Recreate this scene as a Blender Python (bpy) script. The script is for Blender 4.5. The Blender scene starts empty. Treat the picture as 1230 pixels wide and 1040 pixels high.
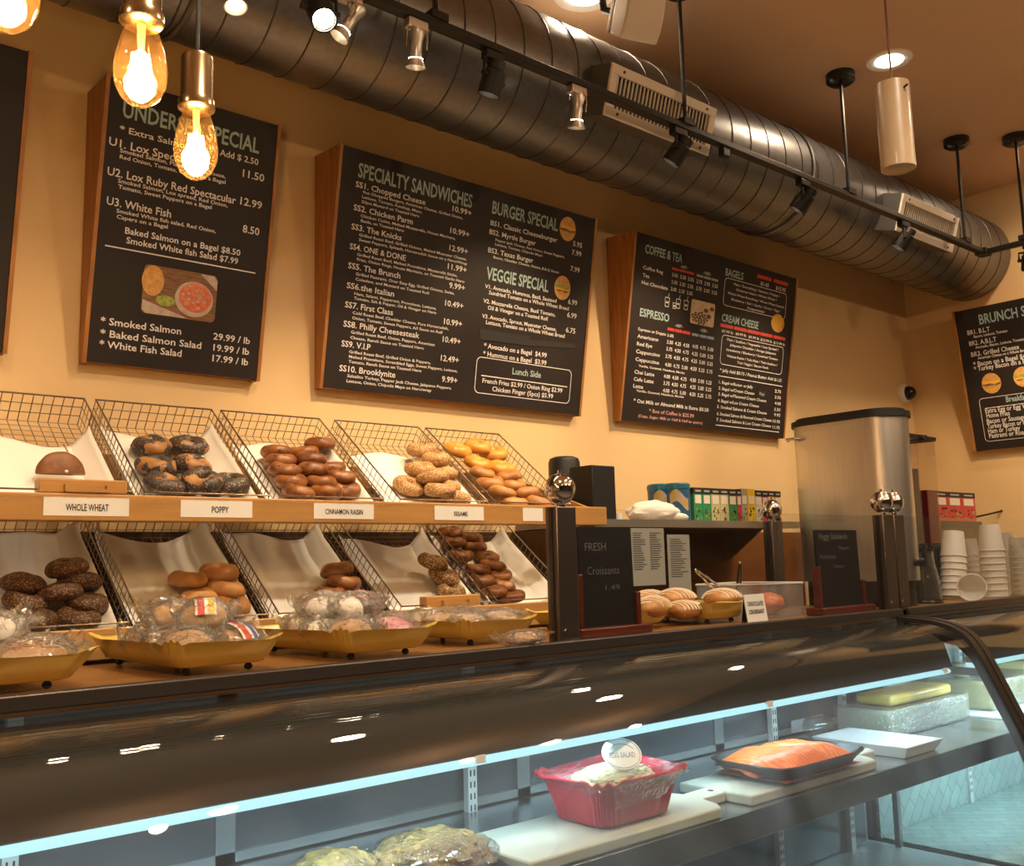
import bpy, math, random
from mathutils import Vector, Matrix, noise
random.seed(7)
C = bpy.context.scene.collection
SC = bpy.context.scene
PI = math.pi

# ------------------------------------------------------------------ camera, world, lights, exposure
EYE = 1.45
YAW, PITCH, ROLL, FPX = 0.72142946, 0.13015742, -0.02592611, 1200.0
FW = Vector((math.sin(YAW) * math.cos(PITCH), math.cos(YAW) * math.cos(PITCH), math.sin(PITCH)))
R0 = Vector((math.cos(YAW), -math.sin(YAW), 0))
U0 = R0.cross(FW)
RT = R0 * math.cos(ROLL) + U0 * math.sin(ROLL)
UP = U0 * math.cos(ROLL) - R0 * math.sin(ROLL)
cam_data = bpy.data.cameras.new('camera')
cam_data.sensor_width = 36
cam_data.lens = FPX / 1230 * 36
cam_data.clip_start = 0.02
cam = bpy.data.objects.new('camera', cam_data)
C.objects.link(cam)
M = Matrix((RT, UP, -FW)).transposed().to_4x4()
M.translation = (0, 0, EYE)
cam.matrix_world = M
SC.camera = cam
SC.view_settings.view_transform = 'Standard'
SC.view_settings.look = 'None'
SC.view_settings.gamma = 1
SC.view_settings.use_curve_mapping = False
SC.view_settings.exposure = 0.8
SC.cycles.max_bounces = 10
SC.cycles.transparent_max_bounces = 32
SC.cycles.sample_clamp_indirect = 4.0
SC.cycles.use_denoising = True
world = bpy.data.worlds.new('world')
SC.world = world
world.use_nodes = True
world.node_tree.nodes['Background'].inputs[0].default_value = (1.0, 0.75, 0.5, 1)
world.node_tree.nodes['Background'].inputs[1].default_value = 0.02

WARM = (1.0, 0.83, 0.61)
CEIL = EYE + 2.154
def lamp(name, kind, loc, energy, color=WARM, target=None, size=0.05, angle=60, blend=0.6, parent=None):
    d = bpy.data.lights.new(name, kind)
    d.energy = energy
    d.color = color
    if kind == 'SPOT':
        d.spot_size = math.radians(angle); d.spot_blend = blend; d.shadow_soft_size = size
    elif kind == 'AREA':
        d.shape = 'DISK'; d.size = size
    else:
        d.shadow_soft_size = size
    o = bpy.data.objects.new(name, d)
    C.objects.link(o)
    o.location = loc
    if target is not None:
        o.rotation_euler = (Vector(target) - Vector(loc)).to_track_quat('-Z', 'Y').to_euler()
    if parent is not None:
        o.parent = parent
        o.location = Vector(loc) - ORG[parent.name]
    return o
ORG = {}

# unseen ceiling spots added to light the shop, without fixtures
for i, (lx, ly, e) in enumerate([(0.9, 0.75, 120), (2.6, 0.65, 120), (4.4, 0.6, 110), (0.2, -1.6, 25), (2.6, -1.6, 25), (5.0, -1.4, 15), (-1.6, 1.2, 90)]):
    lamp('added_ceiling_spot', 'SPOT', (lx, ly, CEIL - 0.03), e, WARM, (lx, ly, 0), 0.08, 150, 0.9)
# unseen point lights added as ambient fill, mainly for the ceiling
for (lx, ly, e) in ((0.12, 0.80, 3.5), (-0.05, 0.58, 3.0), (2.0, -1.2, 14), (3.8, -1.0, 16), (5.2, -0.9, 14)):
    lamp('added_fill_point', 'POINT', (lx, ly, EYE + 0.62 if e < 9 else CEIL - 0.45), e, (1, 0.66, 0.36), None, 0.04)

# ------------------------------------------------------------------ helpers
def ray(px, py):
    return (px - 615) / FPX * RT - (py - 520) / FPX * UP + FW
def at(px, py, Y=None, X=None, Z=None):
    """point of the place seen at a pixel of the photograph, on the plane y=Y, x=X or z=Z"""
    d = ray(px, py)
    k = Y / d.y if Y is not None else X / d.x if X is not None else (Z - EYE) / d.z
    return Vector((0, 0, EYE)) + d * k

class MB:
    def __init__(s):
        s.V = []; s.F = []; s.M = []; s.S = []
    def add(s, vs, fs, m=0, smooth=True):
        b = len(s.V)
        s.V += [Vector(v) for v in vs]
        s.F += [tuple(b + i for i in f) for f in fs]
        s.M += [m] * len(fs); s.S += [smooth] * len(fs)
        return s
    def box(s, c, d, rot=None, m=0):
        h = Vector(d) / 2
        vs = [Vector((x * h.x, y * h.y, z * h.z)) for x in (-1, 1) for y in (-1, 1) for z in (-1, 1)]
        if rot is not None: vs = [rot @ v for v in vs]
        c = Vector(c)
        return s.add([c + v for v in vs], [(0, 1, 3, 2), (4, 6, 7, 5), (0, 4, 5, 1), (2, 3, 7, 6), (0, 2, 6, 4), (1, 5, 7, 3)], m, False)
    def bb(s, x0, x1, y0, y1, z0, z1, m=0):
        return s.box(((x0 + x1) / 2, (y0 + y1) / 2, (z0 + z1) / 2), (x1 - x0, y1 - y0, z1 - z0), None, m)
    def poly(s, pts, off, m=0):
        """prism: polygon pts swept by the vector off"""
        n = len(pts); off = Vector(off)
        vs = [Vector(p) for p in pts] + [Vector(p) + off for p in pts]
        fs = [tuple(range(n))[::-1], tuple(range(n, 2 * n))] + [(i, (i + 1) % n, n + (i + 1) % n, n + i) for i in range(n)]
        return s.add(vs, fs, m, False)
    def tube(s, pts, r, n=6, closed=False, m=0, caps=True):
        pts = [Vector(p) for p in pts]; k = len(pts)
        rs = r if isinstance(r, (list, tuple)) else [r] * k
        vs = []; prev = None
        for i, p in enumerate(pts):
            a = pts[(i - 1) % k] if (i > 0 or closed) else p
            b = pts[(i + 1) % k] if (i < k - 1 or closed) else p
            t = (b - a).normalized()
            if prev is None:
                q = t.orthogonal().normalized()
            else:
                q = prev - t * prev.dot(t)
                q = q.normalized() if q.length > 1e-6 else t.orthogonal().normalized()
            prev = q
            w = t.cross(q)
            for j in range(n):
                an = 2 * PI * j / n
                vs.append(p + (q * math.cos(an) + w * math.sin(an)) * rs[i])
        fs = []
        for i in range(k if closed else k - 1):
            i2 = (i + 1) % k
            for j in range(n):
                fs.append((i * n + j, i * n + (j + 1) % n, i2 * n + (j + 1) % n, i2 * n + j))
        if caps and not closed:
            fs.append(tuple(range(n))[::-1]); fs.append(tuple((k - 1) * n + j for j in range(n)))
        return s.add(vs, fs, m, n > 4)
    def lathe(s, prof, n=24, c=(0, 0, 0), rot=None, m=0):
        vs = []; c = Vector(c)
        for r, z in prof:
            for j in range(n):
                a = 2 * PI * j / n
                v = Vector((r * math.cos(a), r * math.sin(a), z))
                vs.append(c + (rot @ v if rot is not None else v))
        fs = []
        for i in range(len(prof) - 1):
            for j in range(n):
                fs.append((i * n + j, i * n + (j + 1) % n, (i + 1) * n + (j + 1) % n, (i + 1) * n + j))
        if prof[0][0] > 1e-6: fs.append(tuple(range(n))[::-1])
        if prof[-1][0] > 1e-6: fs.append(tuple((len(prof) - 1) * n + j for j in range(n)))
        return s.add(vs, fs, m, True)
    def ball(s, c, r, n=20, k=12, rot=None, m=0, fn=None):
        r = Vector(r) if not isinstance(r, (int, float)) else Vector((r, r, r))
        vs = []; fs = []; c = Vector(c)
        for i in range(k + 1):
            t = PI * i / k
            for j in range(n):
                a = 2 * PI * j / n
                v = Vector((math.sin(t) * math.cos(a), math.sin(t) * math.sin(a), -math.cos(t)))
                f = fn(v) if fn else 1.0
                v = Vector((v.x * r.x, v.y * r.y, v.z * r.z)) * f
                vs.append(c + (rot @ v if rot is not None else v))
        for i in range(k):
            for j in range(n):
                fs.append((i * n + j, i * n + (j + 1) % n, (i + 1) * n + (j + 1) % n, (i + 1) * n + j))
        return s.add(vs, fs, m, True)
    def grid(s, fn, nu, nv, m=0, smooth=True):
        vs = [fn(i / nu, j / nv) for j in range(nv + 1) for i in range(nu + 1)]
        fs = [(j * (nu + 1) + i, j * (nu + 1) + i + 1, (j + 1) * (nu + 1) + i + 1, (j + 1) * (nu + 1) + i) for j in range(nv) for i in range(nu)]
        return s.add(vs, fs, m, smooth)
    def build(s, name, mats, parent=None, bevel=0, solid=0, origin=None):
        me = bpy.data.meshes.new(name)
        if parent is not None: org = ORG[parent.name]
        elif origin is not None: org = Vector(origin)
        else:
            xs = [v.x for v in s.V]; ys = [v.y for v in s.V]
            org = Vector(((min(xs) + max(xs)) / 2, (min(ys) + max(ys)) / 2, min(v.z for v in s.V)))
        me.from_pydata([v - org for v in s.V], [], s.F)
        me.polygons.foreach_set('material_index', s.M)
        me.polygons.foreach_set('use_smooth', s.S)
        for mt in (mats if isinstance(mats, (list, tuple)) else [mats]): me.materials.append(mt)
        me.update()
        me.set_sharp_from_angle(angle=math.radians(42))
        o = bpy.data.objects.new(name, me)
        C.objects.link(o)
        if parent is not None: o.parent = parent
        else: o.location = org
        ORG[o.name] = org
        if bevel:
            b = o.modifiers.new('bevel', 'BEVEL'); b.width = bevel; b.segments = 2; b.limit_method = 'ANGLE'; b.angle_limit = 0.7
        if solid:
            b = o.modifiers.new('solid', 'SOLIDIFY'); b.thickness = solid
        return o

def thing(name, label, cat, loc, group=None):
    o = bpy.data.objects.new(name, None)
    o.empty_display_size = 0.05
    C.objects.link(o)
    o.location = loc
    ORG[o.name] = Vector(loc)
    return tag(o, label, cat, group)
def tag(o, label, cat, group=None, kind=None):
    o['label'] = label; o['category'] = cat
    if group: o['group'] = group
    if kind: o['kind'] = kind
    return o
def part_label(o, label):
    o['label'] = label
    return o
def struct(o):
    o['kind'] = 'structure'
    return o
def dup(root, loc, label, group=None, rot=None):
    r = root.copy(); C.objects.link(r)
    r.location = loc
    if rot is not None: r.rotation_euler = rot
    r['label'] = label
    if group: r['group'] = group
    for ch in root.children:
        c = ch.copy(); C.objects.link(c); c.parent = r
        for g in ch.children:
            d = g.copy(); C.objects.link(d); d.parent = c
    return r

# ------------------------------------------------------------------ materials
def nodes(name):
    m = bpy.data.materials.new(name); m.use_nodes = True
    nt = m.node_tree
    return m, nt, nt.nodes['Principled BSDF'], nt.nodes['Material Output']
def rgba(c): return (c[0], c[1], c[2], 1)
def mat(name, col, rough=0.5, metal=0.0, col2=None, nscale=20, bump=0.0, bscale=None, spec=0.5, emit=None, estr=0, coat=0, stretch=None, trans=0):
    m, nt, p, out = nodes(name)
    p.inputs['Base Color'].default_value = rgba(col)
    p.inputs['Roughness'].default_value = rough
    p.inputs['Metallic'].default_value = metal
    p.inputs['Specular IOR Level'].default_value = spec
    p.inputs['Coat Weight'].default_value = coat
    p.inputs['Transmission Weight'].default_value = trans
    if emit:
        p.inputs['Emission Color'].default_value = rgba(emit); p.inputs['Emission Strength'].default_value = estr
    vec = None
    if col2 is not None or bump:
        tc = nt.nodes.new('ShaderNodeTexCoord'); vec = tc.outputs['Object']
        if stretch:
            mp = nt.nodes.new('ShaderNodeMapping'); mp.inputs['Scale'].default_value = stretch
            nt.links.new(vec, mp.inputs[0]); vec = mp.outputs[0]
    if col2 is not None:
        n = nt.nodes.new('ShaderNodeTexNoise'); n.inputs['Scale'].default_value = nscale; n.inputs['Detail'].default_value = 5
        nt.links.new(vec, n.inputs['Vector'])
        r = nt.nodes.new('ShaderNodeValToRGB')
        r.color_ramp.elements[0].position = 0.35; r.color_ramp.elements[1].position = 0.65
        r.color_ramp.elements[0].color = rgba(col); r.color_ramp.elements[1].color = rgba(col2)
        nt.links.new(n.outputs['Fac'], r.inputs[0]); nt.links.new(r.outputs[0], p.inputs['Base Color'])
    if bump:
        n = nt.nodes.new('ShaderNodeTexNoise'); n.inputs['Scale'].default_value = bscale or nscale; n.inputs['Detail'].default_value = 4
        nt.links.new(vec, n.inputs['Vector'])
        b = nt.nodes.new('ShaderNodeBump'); b.inputs['Strength'].default_value = bump; b.inputs['Distance'].default_value = 0.01
        nt.links.new(n.outputs['Fac'], b.inputs['Height']); nt.links.new(b.outputs[0], p.inputs['Normal'])
    return m
def seeded(name, base, base2, seed, dens, thresh, nsc=30, rough=0.55, patch=None, pth=0.55):
    """bread crust: noisy base, optional bare patches, voronoi seeds on top"""
    m, nt, p, out = nodes(name)
    tc = nt.nodes.new('ShaderNodeTexCoord'); oi = nt.nodes.new('ShaderNodeObjectInfo')
    ad = nt.nodes.new('ShaderNodeVectorMath'); ad.operation = 'ADD'
    mu = nt.nodes.new('ShaderNodeMath'); mu.operation = 'MULTIPLY'; mu.inputs[1].default_value = 37
    nt.links.new(oi.outputs['Random'], mu.inputs[0]); nt.links.new(tc.outputs['Object'], ad.inputs[0]); nt.links.new(mu.outputs[0], ad.inputs[1])
    vec = ad.outputs[0]
    n = nt.nodes.new('ShaderNodeTexNoise'); n.inputs['Scale'].default_value = nsc; n.inputs['Detail'].default_value = 5; nt.links.new(vec, n.inputs['Vector'])
    r = nt.nodes.new('ShaderNodeValToRGB'); r.color_ramp.elements[0].position = 0.38; r.color_ramp.elements[1].position = 0.62
    r.color_ramp.elements[0].color = rgba(base); r.color_ramp.elements[1].color = rgba(base2); nt.links.new(n.outputs['Fac'], r.inputs[0])
    v = nt.nodes.new('ShaderNodeTexVoronoi'); v.inputs['Scale'].default_value = dens; nt.links.new(vec, v.inputs['Vector'])
    lt = nt.nodes.new('ShaderNodeMath'); lt.operation = 'LESS_THAN'; lt.inputs[1].default_value = thresh; nt.links.new(v.outputs['Distance'], lt.inputs[0])
    fac = lt.outputs[0]
    if patch is not None:
        n2 = nt.nodes.new('ShaderNodeTexNoise'); n2.inputs['Scale'].default_value = patch; n2.inputs['Detail'].default_value = 3; nt.links.new(vec, n2.inputs['Vector'])
        l2 = nt.nodes.new('ShaderNodeMath'); l2.operation = 'LESS_THAN'; l2.inputs[1].default_value = pth; nt.links.new(n2.outputs['Fac'], l2.inputs[0])
        m2 = nt.nodes.new('ShaderNodeMath'); m2.operation = 'MULTIPLY'; nt.links.new(fac, m2.inputs[0]); nt.links.new(l2.outputs[0], m2.inputs[1]); fac = m2.outputs[0]
    mx = nt.nodes.new('ShaderNodeMix'); mx.data_type = 'RGBA'
    nt.links.new(fac, mx.inputs[0]); nt.links.new(r.outputs[0], mx.inputs[6]); mx.inputs[7].default_value = rgba(seed)
    nt.links.new(mx.outputs[2], p.inputs['Base Color'])
    b = nt.nodes.new('ShaderNodeBump'); b.inputs['Strength'].default_value = 0.35; b.inputs['Distance'].default_value = 0.004
    a2 = nt.nodes.new('ShaderNodeMath'); nt.links.new(fac, a2.inputs[0]); nt.links.new(n.outputs['Fac'], a2.inputs[1])
    nt.links.new(a2.outputs[0], b.inputs['Height']); nt.links.new(b.outputs[0], p.inputs['Normal'])
    p.inputs['Roughness'].default_value = rough
    return m
def glass(name, tint=(0.97, 0.99, 0.98), dirt=0.0, dcol=(0.7, 0.78, 0.85), rough=0.0, ior=1.45, dscale=3, bump=0.0, bscale=40, gain=1.0, stretch=(1, 1, 1), fog=None):
    m = bpy.data.materials.new(name); m.use_nodes = True
    nt = m.node_tree; nt.nodes.clear()
    out = nt.nodes.new('ShaderNodeOutputMaterial')
    tr = nt.nodes.new('ShaderNodeBsdfTransparent'); tr.inputs[0].default_value = rgba(tint)
    gl = nt.nodes.new('ShaderNodeBsdfGlossy'); gl.inputs['Roughness'].default_value = rough
    fr = nt.nodes.new('ShaderNodeFresnel'); fr.inputs[0].default_value = ior
    ge = nt.nodes.new('ShaderNodeNewGeometry'); mi = nt.nodes.new('ShaderNodeMapRange')     # thin pane: both faces reflect alike
    mi.inputs[3].default_value = ior; mi.inputs[4].default_value = 1 / ior
    nt.links.new(ge.outputs['Backfacing'], mi.inputs[0]); nt.links.new(mi.outputs[0], fr.inputs[0])
    fac = fr.outputs[0]
    tc = nt.nodes.new('ShaderNodeTexCoord')
    if bump:
        n = nt.nodes.new('ShaderNodeTexNoise'); n.inputs['Scale'].default_value = bscale; n.inputs['Detail'].default_value = 3; n.inputs['Distortion'].default_value = 1.5
        nt.links.new(tc.outputs['Object'], n.inputs['Vector'])
        b = nt.nodes.new('ShaderNodeBump'); b.inputs['Strength'].default_value = bump; b.inputs['Distance'].default_value = 0.02
        nt.links.new(n.outputs['Fac'], b.inputs['Height']); nt.links.new(b.outputs[0], gl.inputs['Normal']); nt.links.new(b.outputs[0], fr.inputs['Normal'])
    if gain != 1.0:
        g = nt.nodes.new('ShaderNodeMath'); g.operation = 'MULTIPLY'; g.use_clamp = True; g.inputs[1].default_value = gain
        nt.links.new(fac, g.inputs[0]); fac = g.outputs[0]
    mx = nt.nodes.new('ShaderNodeMixShader')
    nt.links.new(fac, mx.inputs[0]); nt.links.new(tr.outputs[0], mx.inputs[1]); nt.links.new(gl.outputs[0], mx.inputs[2])
    last = mx.outputs[0]
    if dirt:
        mp = nt.nodes.new('ShaderNodeMapping'); mp.inputs['Scale'].default_value = stretch; nt.links.new(tc.outputs['Object'], mp.inputs[0])
        n = nt.nodes.new('ShaderNodeTexNoise'); n.inputs['Scale'].default_value = dscale; n.inputs['Detail'].default_value = 7; n.inputs['Distortion'].default_value = 1.0
        nt.links.new(mp.outputs[0], n.inputs['Vector'])
        mr = nt.nodes.new('ShaderNodeMapRange'); mr.inputs[1].default_value = 0.35; mr.inputs[2].default_value = 0.75; mr.inputs[3].default_value = dirt * 0.25; mr.inputs[4].default_value = dirt
        nt.links.new(n.outputs['Fac'], mr.inputs[0])
        if fog:      # condensation only below the canopy
            sx = nt.nodes.new('ShaderNodeSeparateXYZ'); nt.links.new(tc.outputs['Object'], sx.inputs[0])
            fz = nt.nodes.new('ShaderNodeMapRange'); fz.inputs[1].default_value = fog[0]; fz.inputs[2].default_value = fog[1]; fz.inputs[3].default_value = 1; fz.inputs[4].default_value = fog[2]
            nt.links.new(sx.outputs['Z'], fz.inputs[0])
            fm = nt.nodes.new('ShaderNodeMath'); fm.operation = 'MULTIPLY'; nt.links.new(mr.outputs[0], fm.inputs[0]); nt.links.new(fz.outputs[0], fm.inputs[1]); mr = fm
        df = nt.nodes.new('ShaderNodeBsdfDiffuse'); df.inputs[0].default_value = rgba(dcol)
        tl = nt.nodes.new('ShaderNodeBsdfTranslucent'); tl.inputs[0].default_value = rgba(dcol)
        ad = nt.nodes.new('ShaderNodeMixShader'); ad.inputs[0].default_value = 0.5
        nt.links.new(df.outputs[0], ad.inputs[1]); nt.links.new(tl.outputs[0], ad.inputs[2])
        m2 = nt.nodes.new('ShaderNodeMixShader')
        nt.links.new(mr.outputs[0], m2.inputs[0]); nt.links.new(last, m2.inputs[1]); nt.links.new(ad.outputs[0], m2.inputs[2]); last = m2.outputs[0]
    nt.links.new(last, out.inputs[0])
    return m
def glow(name, col, s):
    m = bpy.data.materials.new(name); m.use_nodes = True
    nt = m.node_tree; nt.nodes.clear()
    out = nt.nodes.new('ShaderNodeOutputMaterial'); e = nt.nodes.new('ShaderNodeEmission')
    e.inputs[0].default_value = rgba(col); e.inputs[1].default_value = s
    nt.links.new(e.outputs[0], out.inputs[0])
    return m

wallm = mat('wall_paint', (0.76, 0.55, 0.29), 0.75, 0, (0.73, 0.525, 0.275), 3, 0.05, 160)
ceilm = mat('ceiling_paint', (0.76, 0.50, 0.30), 0.8, 0, (0.73, 0.48, 0.29), 2, 0.03, 120)
floorm = mat('floor_tile', (0.11, 0.085, 0.07), 0.5, 0, (0.085, 0.065, 0.055), 4)
ductm = mat('galvanized_steel', (0.205, 0.21, 0.225), 0.36, 0.92, (0.235, 0.24, 0.26), 45, 0.02, 30)
seamm = mat('duct_seam', (0.10, 0.10, 0.10), 0.5, 0.8)
blackm = mat('black_metal', (0.015, 0.015, 0.016), 0.45, 0.2)
blackg = mat('black_gloss', (0.012, 0.012, 0.013), 0.2, 0)
whitem = mat('white_enamel', (0.82, 0.77, 0.70), 0.45)
oak = mat('oak_frame', (0.46, 0.20, 0.05), 0.45, 0, (0.30, 0.12, 0.03), 9, 0.15, 30, stretch=(6, 6, 0.6))
pine = mat('pine_board', (0.44, 0.23, 0.07), 0.4, 0, (0.36, 0.185, 0.055), 8, 0.05, 30, stretch=(0.5, 6, 6))
boardm = mat('menu_board_black', (0.022, 0.017, 0.017), 0.5, 0, (0.026, 0.020, 0.019), 10, spec=0.3)
teal = mat('heading_paint', (0.37, 0.53, 0.55), 0.6)
cream = mat('lettering_paint', (0.80, 0.78, 0.78), 0.6)
redm = mat('red_paint', (0.62, 0.06, 0.04), 0.6)
bluem = mat('blue_paint', (0.28, 0.34, 0.50), 0.6)
greym = mat('grey_paint', (0.40, 0.40, 0.42), 0.6)
pinkm = mat('pink_paint', (0.70, 0.38, 0.34), 0.6)
wire = mat('steel_wire', (0.36, 0.30, 0.25), 0.35, 0.9)
paper = mat('parchment', (0.80, 0.76, 0.70), 0.8, 0, (0.76, 0.72, 0.66), 6, 0.1, 14)
cardm = mat('white_card', (0.72, 0.70, 0.68), 0.6)
inkm = mat('black_ink', (0.02, 0.02, 0.02), 0.6)
steel = mat('brushed_steel', (0.74, 0.71, 0.67), 0.36, 1.0, (0.66, 0.63, 0.59), 12, 0.03, 40, stretch=(30, 30, 0.5))
steelp = mat('post_steel', (0.20, 0.17, 0.155), 0.34, 1.0)
chrome = mat('chrome', (0.75, 0.74, 0.72), 0.06, 1.0)
brass = mat('brass_socket', (0.42, 0.30, 0.16), 0.22, 1.0)
plasticw = mat('white_plastic', (0.75, 0.76, 0.78), 0.3)
foam = mat('cup_white', (0.50, 0.48, 0.47), 0.4)
rimw = mat('plastic_rim', (0.55, 0.53, 0.51), 0.3)
tankp = glass('tank_plastic', (0.93, 0.91, 0.9), 0.05, (0.8, 0.75, 0.7), 0.02)
clearp = glass('clear_plastic', (0.93, 0.93, 0.93), 0.22, (0.8, 0.8, 0.8), 0.03, 1.45, 6)
frostp = glass('frosted_plastic', (0.85, 0.85, 0.85), 0.75, (0.78, 0.76, 0.74), 0.1, 1.45, 5)
shieldg = glass('shield_glass', (0.985, 0.995, 0.99), 0.0)
caseg = glass('case_glass', (0.96, 0.985, 0.985), 0.15, (0.45, 0.62, 0.85), 0.015, 1.5, 3.2, stretch=(1, 1, 1), fog=(EYE - 0.42, EYE - 0.34, 0.02))
wrapg = glass('plastic_wrap', (0.97, 0.97, 0.97), 0.13, (0.9, 0.87, 0.84), 0.10, 1.45, 8, 0.5, 60, 4.5)
ambg = glass('amber_glass', (1.0, 0.80, 0.50), 0.018, (1.0, 0.62, 0.25), 0.0, gain=1.3, dscale=14)
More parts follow.
